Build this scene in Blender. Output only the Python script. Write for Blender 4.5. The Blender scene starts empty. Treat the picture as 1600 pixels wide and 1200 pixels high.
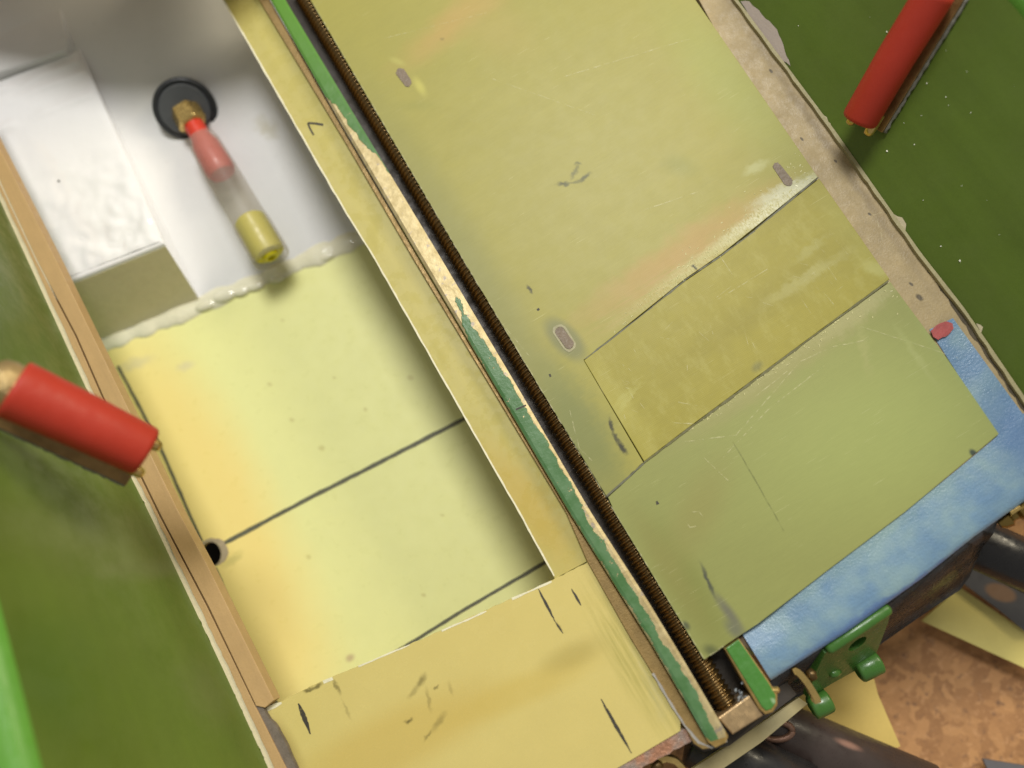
import bpy, bmesh, math, random
from mathutils import Vector, Matrix
random.seed(7)
R = math.radians
sc = bpy.context.scene
COL = sc.collection

# ------------------------------------------------------------------ camera (1 unit = 1 cm)
TILT, ROLL, DIST, FPX = R(13.0), R(31.3), 16.0, 1280.0
F = Vector((0, math.sin(TILT), -math.cos(TILT)))
U0 = Vector((0, math.cos(TILT), math.sin(TILT)))
R0 = Vector((1, 0, 0))
UP = math.cos(ROLL) * U0 + math.sin(ROLL) * R0
RT = math.cos(ROLL) * R0 - math.sin(ROLL) * U0
CAM = -F * DIST
cd = bpy.data.cameras.new('camera')
cam = bpy.data.objects.new('camera', cd); COL.objects.link(cam)
M = Matrix((RT, UP, -F)).transposed().to_4x4(); M.translation = CAM
cam.matrix_world = M
cd.sensor_width = 36.0
cd.lens = 36.0 * FPX / 1600.0
cd.clip_start = 0.05; cd.clip_end = 800
cd.dof.use_dof = True
cd.dof.focus_distance = DIST
cd.dof.aperture_fstop = cd.lens / 1000.0 / 0.38
sc.camera = cam

# ------------------------------------------------------------------ light: two room lamps and the room
w = bpy.data.worlds.new('World'); sc.world = w; w.use_nodes = True
bg = w.node_tree.nodes['Background']
bg.inputs[0].default_value = (0.97, 0.94, 0.85, 1); bg.inputs[1].default_value = 0.31
def lamp(name, direction, dist, size, e, color):
    l = bpy.data.lights.new(name, 'AREA'); l.shape = 'DISK'; l.size = size
    l.energy = e * math.pi ** 2 * dist ** 2; l.color = color
    o = bpy.data.objects.new(name, l); COL.objects.link(o)
    d = Vector(direction).normalized(); o.location = d * dist
    o.rotation_euler = d.to_track_quat('Z', 'Y').to_euler()
    return o
lamp('ceiling_lamp', (0.28, 0.42, 1.0), 80, 25, 0.80, (1.0, 0.985, 0.96))
lamp('desk_lamp', (1.5, 0.30, 1.0), 70, 24, 0.52, (1.0, 0.88, 0.64))
vs = sc.view_settings
vs.view_transform = 'Standard'; vs.look = 'None'; vs.exposure = 0.0; vs.gamma = 1.0; vs.use_curve_mapping = False
sc.render.engine = 'CYCLES'
sc.cycles.use_denoising = True
sc.cycles.max_bounces = 6

# ------------------------------------------------------------------ pixel of the photograph -> point at height z
def at(px, py, z=0.0):
    d = F + ((px - 800) / FPX) * RT - ((py - 600) / FPX) * UP
    return CAM + d * ((z - CAM.z) / d.z)
def dist_at(p): return (p - CAM).dot(F)
def on_plane(px, py, p0, n):
    d = F + ((px - 800) / FPX) * RT - ((py - 600) / FPX) * UP
    return CAM + d * ((p0 - CAM).dot(n) / d.dot(n))

# ------------------------------------------------------------------ materials
def srgb(r, g, b):
    f = lambda c: (c / 12.92 if c <= 0.04045 else ((c + 0.055) / 1.055) ** 2.4)
    return (f(r / 255), f(g / 255), f(b / 255))
class NT:
    def __init__(s, name):
        s.m = bpy.data.materials.new(name); s.m.use_nodes = True
        s.t = s.m.node_tree; s.b = s.t.nodes['Principled BSDF']; s.out = s.t.nodes['Material Output']
        s.pos = s.t.nodes.new('ShaderNodeNewGeometry').outputs['Position']
    def n(s, typ, ins=None, **props):
        k = s.t.nodes.new(typ)
        for a, v in props.items(): setattr(k, a, v)
        for a, v in (ins or {}).items():
            if isinstance(v, bpy.types.NodeSocket): s.t.links.new(v, k.inputs[a])
            else: k.inputs[a].default_value = v
        return k
    def link(s, a, b): s.t.links.new(a, b)
    def noise(s, scale, detail=4, rough=0.6, vec=None, dist=0.0):
        return s.n('ShaderNodeTexNoise', {'Vector': vec or s.pos, 'Scale': scale, 'Detail': detail, 'Roughness': rough, 'Distortion': dist}).outputs['Fac']
    def ramp(s, v, lo, hi, a=0.0, b=1.0):
        return s.n('ShaderNodeMapRange', {'Value': v, 'From Min': lo, 'From Max': hi, 'To Min': a, 'To Max': b}, interpolation_type='SMOOTHSTEP').outputs[0]
    def math(s, op, a, b=0.0, c=0.0):
        k = s.n('ShaderNodeMath', {0: a, 1: b, 2: c}, operation=op); return k.outputs[0]
    def mix(s, f, a, b, blend='MIX'):
        k = s.n('ShaderNodeMix', data_type='RGBA', blend_type=blend)
        for idx, v in ((0, f), (6, a), (7, b)):
            if isinstance(v, bpy.types.NodeSocket): s.link(v, k.inputs[idx])
            else: k.inputs[idx].default_value = v if idx == 0 else (v[0], v[1], v[2], 1)
        return k.outputs[2]
    def stretched(s, ang, sx, sy, sz=1):
        return s.n('ShaderNodeMapping', {'Vector': s.pos, 'Rotation': (0, 0, ang), 'Scale': (sx, sy, sz)}, vector_type='POINT').outputs[0]
    def spot(s, a, b, half, soft=0.5, ragged=0.0, rscale=6.0):
        """mask of an elongated colour patch running from world point a to b"""
        c = (a + b) / 2; d = b - a; ang = math.atan2(d.y, d.x)
        v = s.pos
        if ragged:
            nz = s.n('ShaderNodeTexNoise', {'Vector': s.pos, 'Scale': rscale, 'Detail': 4.0})
            off = s.n('ShaderNodeVectorMath', {0: nz.outputs['Color'], 1: (0.5, 0.5, 0.5)}, operation='SUBTRACT').outputs[0]
            off = s.n('ShaderNodeVectorMath', {0: off, 'Scale': ragged}, operation='SCALE').outputs[0]
            v = s.n('ShaderNodeVectorMath', {0: v, 1: off}, operation='ADD').outputs[0]
        mp = s.n('ShaderNodeMapping', {'Vector': v, 'Location': (c.x, c.y, 0), 'Rotation': (0, 0, ang),
                                       'Scale': (max(d.length / 2, 1e-3) + half, half, 1e4)}, vector_type='TEXTURE')
        ln = s.n('ShaderNodeVectorMath', {0: mp.outputs[0]}, operation='LENGTH').outputs['Value']
        return s.ramp(ln, 1.0 - soft, 1.0 + soft * 0.3, 1.0, 0.0)

def surf(name, base, rough=0.5, metal=0.0, var=0.12, scale=2.0, fine=0.06, bump=0.15, bscale=25.0, spec=0.5,
         stains_tones=(), coat=0.0, streak=None, rvar=0.12, tint=None, bdist=0.02):
    s = NT(name)
    n1 = s.noise(scale, 5); n2 = s.noise(scale * 14, 3)
    v = s.math('ADD', s.math('MULTIPLY', s.math('SUBTRACT', n1, 0.5), 2 * var), s.math('MULTIPLY', s.math('SUBTRACT', n2, 0.5), 2 * fine))
    if streak:
        n3 = s.noise(1.0, 4, vec=s.stretched(*streak[:3]))
        v = s.math('ADD', v, s.math('MULTIPLY', s.math('SUBTRACT', n3, 0.5), 2 * streak[3]))
    v = s.math('ADD', v, 1.0)
    c = s.mix(1.0, base, s.n('ShaderNodeCombineColor', {0: v, 1: v, 2: v}).outputs[0], 'MULTIPLY')
    if tint: c = s.mix(s.math('MULTIPLY', s.ramp(s.noise(scale * 0.6, 3, vec=s.stretched(0.3, 1, 1)), 0.35, 0.7), tint[1]), c, tint[0])
    for st in stains_tones:
        mk = s.spot(*st['seg'], st['w'], st.get('soft', 0.5), st.get('ragged', 0.0), st.get('rs', 6.0))
        if st.get('grain'):
            g = st['grain']; gn = s.ramp(s.noise(1.0, 4, vec=s.stretched(g[0], g[1], g[2])), 0.3, 0.7)
            mk = s.math('MULTIPLY', mk, gn)
        c = s.mix(s.math('MULTIPLY', mk, st.get('k', 1.0)), c, st['c'])
    s.link(c, s.b.inputs['Base Color'])
    s.b.inputs['Metallic'].default_value = metal
    s.b.inputs['Specular IOR Level'].default_value = spec
    s.b.inputs['Coat Weight'].default_value = coat
    s.b.inputs['Coat Roughness'].default_value = 0.09
    s.link(s.ramp(s.noise(scale * 3, 4), 0.3, 0.7, max(0.02, rough - rvar), min(1, rough + rvar)), s.b.inputs['Roughness'])
    if bump:
        bp = s.n('ShaderNodeBump', {'Strength': bump, 'Distance': bdist, 'Height': s.noise(bscale, 5)})
        s.link(bp.outputs[0], s.b.inputs['Normal'])
    return s

def let_light_through(s, share, color):
    t = s.n('ShaderNodeBsdfTranslucent', {'Color': (*color, 1)}); m = s.n('ShaderNodeMixShader', {0: share})
    s.link(s.b.outputs[0], m.inputs[1]); s.link(t.outputs[0], m.inputs[2]); s.link(m.outputs[0], s.out.inputs[0])
def seg(ax, ay, bx, by, z=0.0): return (at(ax, ay, z), at(bx, by, z))
def st(seg_, wpx, c, k=1.0, soft=0.5, **kw):
    return dict(seg=seg_, w=wpx / 80.0, c=c, k=k, soft=soft, **kw)

# ------------------------------------------------------------------ object helpers
WL = {}
def thing(name, label, cat, loc, group=None, kind=None):
    o = bpy.data.objects.new(name, None); COL.objects.link(o); o.empty_display_size = 0.5
    o.location = loc; WL[o] = Vector(loc)
    if label: o['label'] = label
    if cat: o['category'] = cat
    if group: o['group'] = group
    if kind: o['kind'] = kind
    return o
def link(name, bm, mat, parent=None, smooth=False, kind=None, label=None, cat=None):
    me = bpy.data.meshes.new(name)
    bmesh.ops.recalc_face_normals(bm, faces=bm.faces)
    base = WL[parent] if parent else None
    if base is None:
        lo = Vector((min(v.co.x for v in bm.verts), min(v.co.y for v in bm.verts), min(v.co.z for v in bm.verts)))
        hi = Vector((max(v.co.x for v in bm.verts), max(v.co.y for v in bm.verts), 0))
        base = Vector(((lo.x + hi.x) / 2, (lo.y + hi.y) / 2, lo.z))
    bmesh.ops.translate(bm, verts=bm.verts, vec=-base)
    if smooth:
        for f in bm.faces: f.smooth = True
    bm.to_mesh(me); bm.free()
    if mat: me.materials.append(mat.m if isinstance(mat, NT) else mat)
    o = bpy.data.objects.new(name, me); COL.objects.link(o)
    if parent: o.parent = parent
    else: o.location = base
    WL[o] = base
    if kind: o['kind'] = kind
    if label: o['label'] = label
    if cat: o['category'] = cat
    return o
def smooth_by_angle(o, a=35):
    me = o.data
    for p in me.polygons: p.use_smooth = True
    bm = bmesh.new(); bm.from_mesh(me)
    for e in bm.edges:
        if len(e.link_faces) == 2 and e.calc_face_angle(0) > R(a): e.smooth = False
    bm.to_mesh(me); bm.free()
def ragged(pts, step=12.0, amp=2.0, closed=False, wander=0.0):
    """pixel polyline -> the same line broken into short uneven steps"""
    out = []; n = len(pts); wv = 0
    for i in range(n if closed else n - 1):
        a, b = pts[i], pts[(i + 1) % n]
        L = math.hypot(b[0] - a[0], b[1] - a[1]); k = max(1, int(L / step))
        nx, ny = -(b[1] - a[1]) / L, (b[0] - a[0]) / L
        for j in range(k):
            t = (j + (random.uniform(-.35, .35) if j else 0)) / k
            wv = wv * 0.7 + random.uniform(-wander, wander)
            d = (random.uniform(-amp, amp) + wv) if j else 0
            out.append((a[0] + (b[0] - a[0]) * t + nx * d, a[1] + (b[1] - a[1]) * t + ny * d))
    if not closed: out.append(pts[-1])
    return out
def add_prism(bm, top, thick, bevel=0.0, holes=(), segs=2):
    """top: world points of the upper outline, extruded straight down"""
    bm2 = bmesh.new()
    loops = [top] + list(holes)
    edges = []
    for lp in loops:
        vs_ = [bm2.verts.new(p) for p in lp]
        for i in range(len(vs_)): edges.append(bm2.edges.new((vs_[i], vs_[(i + 1) % len(vs_)])))
    if holes: bmesh.ops.triangle_fill(bm2, use_beauty=True, use_dissolve=False, edges=edges, normal=(0, 0, 1))
    else: bm2.faces.new(bm2.verts[:])
    rim = [e for e in bm2.edges if len(e.link_faces) == 1]
    ex = bmesh.ops.extrude_face_region(bm2, geom=bm2.faces[:])
    nv = [g for g in ex['geom'] if isinstance(g, bmesh.types.BMVert)]
    bmesh.ops.translate(bm2, verts=nv, vec=(0, 0, -thick))
    bmesh.ops.recalc_face_normals(bm2, faces=bm2.faces)
    if bevel:
        keep = [e for e in rim if e.is_valid]
        try: bmesh.ops.bevel(bm2, geom=keep, offset=bevel, offset_type='OFFSET', segments=segs, profile=0.5, affect='EDGES', clamp_overlap=True)
        except Exception: pass
    tmp = bpy.data.meshes.new('tmp'); bm2.to_mesh(tmp); bm2.free(); bm.from_mesh(tmp); bpy.data.meshes.remove(tmp)
def prism(name, px, z, thick, mat, parent=None, bevel=0.0, holes=(), **kw):
    bm = bmesh.new()
    top = [at(p[0], p[1], p[2] if len(p) > 2 else z) for p in px]
    hs = [[at(p[0], p[1], z) for p in h] for h in holes]
    add_prism(bm, top, thick, bevel, hs)
    return link(name, bm, mat, parent, **kw)
def add_line(bm, pts, wpx, z, jit=0.15, taper=False):
    """a thin drawn line lying at height z; pts and width in pixels"""
    P = ragged(pts, 4 if taper else 10, 0.35); n = len(P); prev = None
    for i, p in enumerate(P):
        a = P[max(0, i - 1)]; b = P[min(n - 1, i + 1)]
        L = math.hypot(b[0] - a[0], b[1] - a[1]) or 1
        ww = wpx / 2 * (1 + random.uniform(-jit, jit))
        if taper: ww *= max(0.25, math.sin(math.pi * (0.08 + 0.9 * i / max(1, n - 1))))
        nx, ny = -(b[1] - a[1]) / L * ww, (b[0] - a[0]) / L * ww
        cur = (bm.verts.new(at(p[0] + nx, p[1] + ny, z)), bm.verts.new(at(p[0] - nx, p[1] - ny, z)))
        if prev: bm.faces.new((prev[0], prev[1], cur[1], cur[0]))
        prev = cur
def lines(name, strokes, wpx, z, mat, parent, **kw):
    for s_ in strokes:
        bm = bmesh.new(); add_line(bm, s_, wpx, z, kw.get('jit', 0.15), kw.get('taper', False))
        link(name, bm, mat, parent, kind=kw.get('kind'))
def frame(d):
    d = d.normalized(); a = Vector((0, 0, 1)) if abs(d.z) < 0.9 else Vector((1, 0, 0))
    x = a.cross(d).normalized(); return x, d.cross(x).normalized(), d
def add_lathe(bm, p0, axis, prof, seg=32, caps=True):
    """prof: list of (distance along axis, radius)"""
    x, y, d = frame(axis); rings = []
    for t, r in prof:
        c = p0 + d * t
        rings.append([bm.verts.new(c + (x * math.cos(2 * math.pi * k / seg) + y * math.sin(2 * math.pi * k / seg)) * r) for k in range(seg)])
    for a, b in zip(rings, rings[1:]):
        for k in range(seg): bm.faces.new((a[k], a[(k + 1) % seg], b[(k + 1) % seg], b[k]))
    if caps:
        bm.faces.new(rings[0][::-1]); bm.faces.new(rings[-1])
def add_box(bm, c, ex, ey, ez, bevel=0.0):
    """box with centre c and half-extent vectors"""
    b2 = bmesh.new(); vs_ = {}
    for i in (-1, 1):
        for j in (-1, 1):
            for k in (-1, 1): vs_[i, j, k] = b2.verts.new(c + ex * i + ey * j + ez * k)
    for q in (((-1,-1,-1),(-1,1,-1),(1,1,-1),(1,-1,-1)), ((-1,-1,1),(1,-1,1),(1,1,1),(-1,1,1)), ((-1,-1,-1),(1,-1,-1),(1,-1,1),(-1,-1,1)),
              ((-1,1,-1),(-1,1,1),(1,1,1),(1,1,-1)), ((-1,-1,-1),(-1,-1,1),(-1,1,1),(-1,1,-1)), ((1,-1,-1),(1,1,-1),(1,1,1),(1,-1,1))):
        b2.faces.new([vs_[k] for k in q])
    bmesh.ops.recalc_face_normals(b2, faces=b2.faces)
    if bevel: bmesh.ops.bevel(b2, geom=b2.edges[:], offset=bevel, segments=2, profile=0.5, affect='EDGES', clamp_overlap=True)
    t = bpy.data.meshes.new('t'); b2.to_mesh(t); b2.free(); bm.from_mesh(t); bpy.data.meshes.remove(t)
def add_tube(bm, pts, r, seg=14):
    n = len(pts); rings = []
    for i, p in enumerate(pts):
        d = pts[min(n - 1, i + 1)] - pts[max(0, i - 1)]
        x, y, d = frame(d); rr = r[i] if isinstance(r, (list, tuple)) else r
        rings.append([bm.verts.new(p + (x * math.cos(2 * math.pi * k / seg) + y * math.sin(2 * math.pi * k / seg)) * rr) for k in range(seg)])
    for a, b in zip(rings, rings[1:]):
        for k in range(seg): bm.faces.new((a[k], a[(k + 1) % seg], b[(k + 1) % seg], b[k]))
    bm.faces.new(rings[0][::-1]); bm.faces.new(rings[-1])
def grid(bm, rows):
    V = [[bm.verts.new(p) for p in r] for r in rows]
    for a, b in zip(V, V[1:]):
        for k in range(len(a) - 1): bm.faces.new((a[k], a[k + 1], b[k + 1], b[k]))
    return V
def lerp2(pts, n):
    """resample a pixel polyline evenly"""
    L = [0]
    for a, b in zip(pts, pts[1:]): L.append(L[-1] + math.hypot(b[0] - a[0], b[1] - a[1]))
    out = []
    for i in range(n):
        s_ = L[-1] * i / (n - 1); k = 0
        while k < len(L) - 2 and L[k + 1] < s_: k += 1
        t = (s_ - L[k]) / (L[k + 1] - L[k]); a, b = pts[k], pts[k + 1]
        out.append((a[0] + (b[0] - a[0]) * t, a[1] + (b[1] - a[1]) * t))
    return out

LONG = math.pi / 2                       # the model runs along world Y

# ------------------------------------------------------------------ palette
GREEN = (0.099, 0.152, 0.019)
PLATE = (0.475, 0.445, 0.095)
ink = NT('black_ink'); ink.b.inputs['Base Color'].default_value = (0.04, 0.036, 0.028, 1); ink.b.inputs['Roughness'].default_value = 0.6
ink.link(ink.ramp(ink.noise(14, 3), 0.25, 0.50, 0.45, 0.95), ink.b.inputs['Alpha'])
smudge = NT('faded_ink'); smudge.b.inputs['Base Color'].default_value = (0.06, 0.07, 0.05, 1); smudge.b.inputs['Roughness'].default_value = 0.7
smudge.link(smudge.ramp(smudge.noise(5, 4), 0.36, 0.66, 0.05, 0.6), smudge.b.inputs['Alpha'])
pencil = surf('pencil_graphite', (0.12, 0.12, 0.075), 0.6, var=0.4, scale=6, bump=0)
faint = NT('faint_pencil'); faint.b.inputs['Base Color'].default_value = (0.08, 0.09, 0.04, 1); faint.b.inputs['Roughness'].default_value = 0.7; faint.link(faint.ramp(faint.noise(5, 3), 0.3, 0.7, 0.03, 0.28), faint.b.inputs['Alpha'])
scratch_m = NT('scratch'); scratch_m.b.inputs['Base Color'].default_value = (0.75, 0.72, 0.42, 1); scratch_m.b.inputs['Roughness'].default_value = 0.5
scratch_m.link(scratch_m.ramp(scratch_m.noise(8, 4), 0.4, 0.65, 0.0, 0.42), scratch_m.b.inputs['Alpha'])
white_paint = surf('white_gloss_paint', (0.80, 0.79, 0.785), 0.16, var=0.03, fine=0.02, bump=0.30, bscale=2.2, coat=0.6, rvar=0.06, bdist=0.06)
dark_metal = surf('dark_oily_brass', (0.10, 0.062, 0.02), 0.42, 0.6, var=0.3, bump=0.2)
brass = surf('bright_brass', (0.62, 0.44, 0.16), 0.24, 0.85, var=0.2, scale=5, bump=0.10, bscale=9)
black_plastic = surf('black_plastic', (0.022, 0.022, 0.024), 0.35, var=0.3, bump=0.1)
grey_putty = surf('grey_putty', (0.20, 0.195, 0.16), 0.75, var=0.3, scale=6, bump=0.6, bscale=18)
cream_primer = surf('cream_primer', (0.66, 0.58, 0.38), 0.6, var=0.15, scale=5, bump=0.5, bscale=20)
wood = surf('brown_hardboard', (0.46, 0.30, 0.13), 0.6, var=0.12, fine=0.08, bump=0.3, bscale=30, streak=(0.0, 14, 0.5, 0.10))

# ------------------------------------------------------------------ table under the model
cork = NT('cork_board')
vo = cork.n('ShaderNodeTexVoronoi', {'Vector': cork.n('ShaderNodeVectorMath', {0: cork.pos, 1: cork.n('ShaderNodeVectorMath', {0: cork.n('ShaderNodeTexNoise', {'Vector': cork.pos, 'Scale': 3.0}).outputs['Color'], 'Scale': 0.5}, operation='SCALE').outputs[0]}, operation='ADD').outputs[0], 'Scale': 3.6})
cc = cork.mix(cork.ramp(vo.outputs['Color'], 0.1, 0.95), (0.33, 0.165, 0.068), (0.50, 0.265, 0.11))
cc = cork.mix(cork.ramp(cork.noise(4, 6), 0.56, 0.68, 0.0, 0.8), cc, (0.19, 0.105, 0.06))
cc = cork.mix(cork.ramp(cork.noise(6, 6), 0.52, 0.68, 0.0, 0.7), cc, (0.56, 0.31, 0.145))
cork.link(cc, cork.b.inputs['Base Color']); cork.b.inputs['Roughness'].default_value = 0.85
cork.link(cork.n('ShaderNodeBump', {'Strength': 0.5, 'Distance': 0.05, 'Height': cork.noise(9, 5)}).outputs[0], cork.b.inputs['Normal'])
ZT = -6.0
bm = bmesh.new(); c = at(800, 600, ZT)
add_box(bm, Vector((c.x, c.y, ZT - 0.5)), Vector((90, 0, 0)), Vector((0, 90, 0)), Vector((0, 0, 0.5)))
link('cork_table_top', bm, cork, kind='structure', label='brown cork board the model stands on', cat='table top')

# ================================================================== THE MODEL HULL
hull = thing('model_hull', 'green painted model hull with open inside, pale wood edges and cream filler', 'model hull', at(800, 600, -5.2))
# ---- left bulwark
L_base = [(-78, 140), (47, 410), (142, 616), (236, 800), (358, 1056), (424, 1200), (520, 1410)]
L_rim = [(-250, 0), (-150, 380), (-66, 700), (0, 945), (34, 1075), (66, 1200), (120, 1400)]
Lb, Lr = lerp2(L_base, 40), lerp2(L_rim, 40)
LRIM = 4.6
def wall_point(b, r, t, zr, bulge=0.35):
    A = at(b[0], b[1], -0.06); B = at(r[0], r[1], zr)
    p = A.lerp(B, t); return p
rows = []
for k in range(11): rows.append([wall_point(b, r, k / 10, LRIM) for b, r in zip(Lb, Lr)])
from mathutils.geometry import intersect_ray_tri
def wall_hit(rws, px, py):
    best = None
    d = (F + ((px - 800) / FPX) * RT - ((py - 600) / FPX) * UP).normalized()
    for i in range(39):
        a, b, c_, e = rws[0][i], rws[0][i + 1], rws[-1][i], rws[-1][i + 1]
        for tri in ((a, b, e), (a, e, c_)):
            h = intersect_ray_tri(tri[0], tri[1], tri[2], d, CAM, True)
            if h: best = h
    return best
def wseg(rws, ax, ay, bx, by):
    a, b = wall_hit(rws, ax, ay), wall_hit(rws, bx, by)
    return (a, b)
scuffs = [st(wseg(rows, *q), w_, c_, k_, 0.9, ragged=.08, rs=6) for q, w_, c_, k_ in (((120, 805, 150, 865), 5, (.16, .22, .06), .7), ((150, 800, 205, 905), 4, (.15, .20, .06), .6), ((250, 870, 262, 900), 6, (.17, .19, .08), .6),
          ((212, 790, 270, 905), 12, (.12, .14, .035), .6), ((60, 490, 90, 560), 10, (.11, .16, .03), .6), ((300, 1020, 350, 1140), 6, (.13, .16, .05), .5), ((40, 960, 90, 1160), 12, (.07, .13, .02), .6))
          if None not in wseg(rows, *q)]
green_left = surf('green_enamel_left', GREEN, 0.42, var=0.10, scale=0.7, fine=0.05, bump=0.12, bscale=14, spec=0.4, stains_tones=scuffs, tint=((0.13, 0.17, 0.03), 0.35),
                  streak=(0.25, 1.6, 0.14, 0.30))
bm = bmesh.new(); V = grid(bm, rows)
out = [Vector((p.x - 0.9, p.y, p.z - 0.5)) for p in rows[0]]
# rim: a rounded lip turning outward, then the outer face down
lip = []
for a in (25, 50, 75, 100):
    lip.append([p + Vector((-0.34 + 0.34 * math.cos(R(a)), 0, 0.30 * math.sin(R(a)))) for p in rows[-1]])
lip.append([p + Vector((-1.6, 0, 0.26)) for p in rows[-1]])
lip.append([p + Vector((-1.9, 0, -0.1)) for p in rows[-1]])
lip.append([p + Vector((-1.9, 0, -9.0)) for p in rows[-1]])
bm2rows = [rows[-1]] + lip
link('bulwark', bm, green_left, hull, smooth=True)
bm = bmesh.new(); grid(bm, bm2rows)
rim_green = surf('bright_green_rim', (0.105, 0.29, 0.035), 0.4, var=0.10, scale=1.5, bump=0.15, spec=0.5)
link('bulwark_rim', bm, rim_green, hull, smooth=True)
# ---- left edge strips
edge = ragged([(-84, 150), (41, 413), (138, 618), (231, 802), (354, 1058), (418, 1203), (514, 1412)], 9, 2.4, wander=0.8)
inner = lerp2([(-60, 140), (62, 410), (156, 618), (246, 800), (368, 1052), (434, 1200), (540, 1420)], 60)
prism('primer_edge', edge + inner[::-1], 0.03, 0.30, cream_primer, hull)
prism('edge_strip', ragged([(-70, 150), (52, 410), (148, 618), (240, 800), (362, 1054), (428, 1200), (520, 1405)], 14, 0.8) +
      [(545, 1405), (447, 1200), (396, 1098), (323, 948), (249, 807), (163, 630), (117, 525), (55, 407), (-66, 150)], 0.06, 0.28, wood, hull, bevel=0.008)
prism('edge_strip', [(-62, 150), (58, 407), (120, 525), (166, 630), (252, 807), (326, 948), (400, 1103), (414, 1106), (428, 1094), (324, 884), (279, 800), (189, 616), (84, 400), (0, 234), (-48, 140)],
      0.08, 0.30, wood, hull, bevel=0.012)
prism('edge_backing', [(-70, 150), (52, 410), (148, 618), (240, 800), (362, 1054), (440, 1215), (470, 1215), (428, 1104), (323, 888), (276, 800), (186, 616), (82, 402), (-52, 140)], -0.16, 0.14, dark_metal, hull)
prism('putty_seam', ragged([(396, 1100), (412, 1107), (440, 1150), (470, 1215)], 8, 1.5) + ragged([(450, 1215), (424, 1152), (398, 1106)], 8, 1.5), 0.03, 0.1,
      surf('grey_sealant', (0.16, 0.13, 0.10), 0.7, var=0.5, scale=7, bump=0.6, bscale=20), hull)
flake = ragged([(372, 1092), (400, 1150), (418, 1205)], 9, 2) + ragged([(410, 1208), (390, 1152), (368, 1096)], 9, 2)
prism('paint_flake', flake, 0.02, 0.03, cream_primer, hull)
# ---- right bulwark
R_base = [(1075, -110), (1150, 0), (1300, 205), (1438, 400), (1510, 492), (1600, 625), (1760, 850)]
R_rim = [(1492, -90), (1540, -35), (1575, 0), (1610, 40), (1660, 100), (1720, 175), (1900, 420)]
Rb, Rr = lerp2(R_base, 40), lerp2(R_rim, 40)
RRIM = 2.6
green_right = surf('green_enamel_right', GREEN, 0.45, var=0.12, scale=0.8, fine=0.06, bump=0.12, bscale=14, spec=0.35, tint=((0.12, 0.155, 0.035), 0.3),
                   streak=(-0.5, 1.6, 0.14, 0.26))
rowsR = [[wall_point(b, r, k / 10, RRIM) for b, r in zip(Rb, Rr)] for k in range(11)]
bm = bmesh.new(); grid(bm, rowsR); link('bulwark', bm, green_right, hull, smooth=True)
lip = [[p + Vector((0.34 - 0.34 * math.cos(R(a)), 0, 0.30 * math.sin(R(a)))) for p in rowsR[-1]] for a in (25, 50, 75, 100)]
lip.append([p + Vector((1.6, 0, 0.26)) for p in rowsR[-1]]); lip.append([p + Vector((1.9, 0, -0.1)) for p in rowsR[-1]]); lip.append([p + Vector((1.9, 0, -9.0)) for p in rowsR[-1]])
bm = bmesh.new(); grid(bm, [rowsR[-1]] + lip); link('bulwark_rim', bm, rim_green, hull, smooth=True)
def right_wall(px, py, lift=0.004):
    """point of the right bulwark seen at this pixel"""
    best = None
    d = (F + ((px - 800) / FPX) * RT - ((py - 600) / FPX) * UP).normalized()
    from mathutils.geometry import intersect_ray_tri
    for i in range(39):
        a, b, c_, e = rowsR[0][i], rowsR[0][i + 1], rowsR[-1][i], rowsR[-1][i + 1]
        for tri in ((a, b, e), (a, e, c_)):
            h = intersect_ray_tri(tri[0], tri[1], tri[2], d, CAM, True)
            if h: best = h
    if best is None: return None
    return best - d * lift
# cream ragged edge where the paint has flaked, the chip of bare putty, dust on the paint
o1 = lerp2([(1090, -90), (1153, 0), (1302, 200), (1440, 396), (1506, 480), (1600, 618), (1750, 830)], 60)
prism('primer_edge', ragged([(1083, -90), (1147, 0), (1298, 204), (1436, 400), (1502, 484), (1594, 620), (1742, 838)], 16, 1.0) + ragged([(p[0], p[1]) for p in o1], 10, 1.8, wander=0.7)[::-1], 0.0, 0.25,
      surf('khaki_edge', (0.34, 0.30, 0.15), 0.6, var=0.25, scale=5, bump=0.5, bscale=20), hull)
def wall_patch(name, px, mat, lift=0.012):
    bm = bmesh.new(); vs_ = []
    for p in px:
        q = right_wall(p[0], p[1], lift)
        if q is not None: vs_.append(bm.verts.new(q))
    f = bm.faces.new(vs_); bmesh.ops.triangulate(bm, faces=[f])
    return link(name, bm, mat, hull)
wall_patch('bare_putty_patch', ragged([(1157, 2), (1171, 2), (1190, 22), (1214, 46), (1224, 70), (1229, 88), (1235, 103), (1219, 93), (1200, 66), (1178, 36)], 7, 1.3, True),
           surf('pink_putty', (0.50, 0.42, 0.36), 0.7, var=0.08, bump=0.3))
for blob in ([(1283, 175), (1292, 183), (1300, 200), (1304, 212), (1296, 208), (1286, 192)], [(1396, 334), (1410, 340), (1416, 350), (1414, 364), (1404, 356)],
             [(1525, 505), (1536, 511), (1533, 520)]):
    wall_patch('paint_flake', ragged(blob, 6, 1.2, True), cream_primer)
bm = bmesh.new()
for k in range(36):
    x = random.uniform(1240, 1600); y = random.uniform(20, 460)
    if random.random() < .5: x, y = random.gauss(1440, 55), random.gauss(190, 90)
    q = right_wall(x, y, 0.008)
    if q is None: continue
    s_ = random.choice((.006, .008, .010, .013, .02)) * random.uniform(.7, 1.1)
    a0 = random.uniform(0, 6)
    vs_ = [bm.verts.new(q + (RT * math.cos(a0 + a) * random.uniform(.5, 1.5) + UP * math.sin(a0 + a)) * s_) for a in (0, 1.6, 3.1, 4.7)]
    bm.faces.new(vs_)
link('dust_specks', bm, surf('pale_dust', (0.85, 0.83, 0.68), 0.8, bump=0), hull, kind='stuff')
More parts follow.
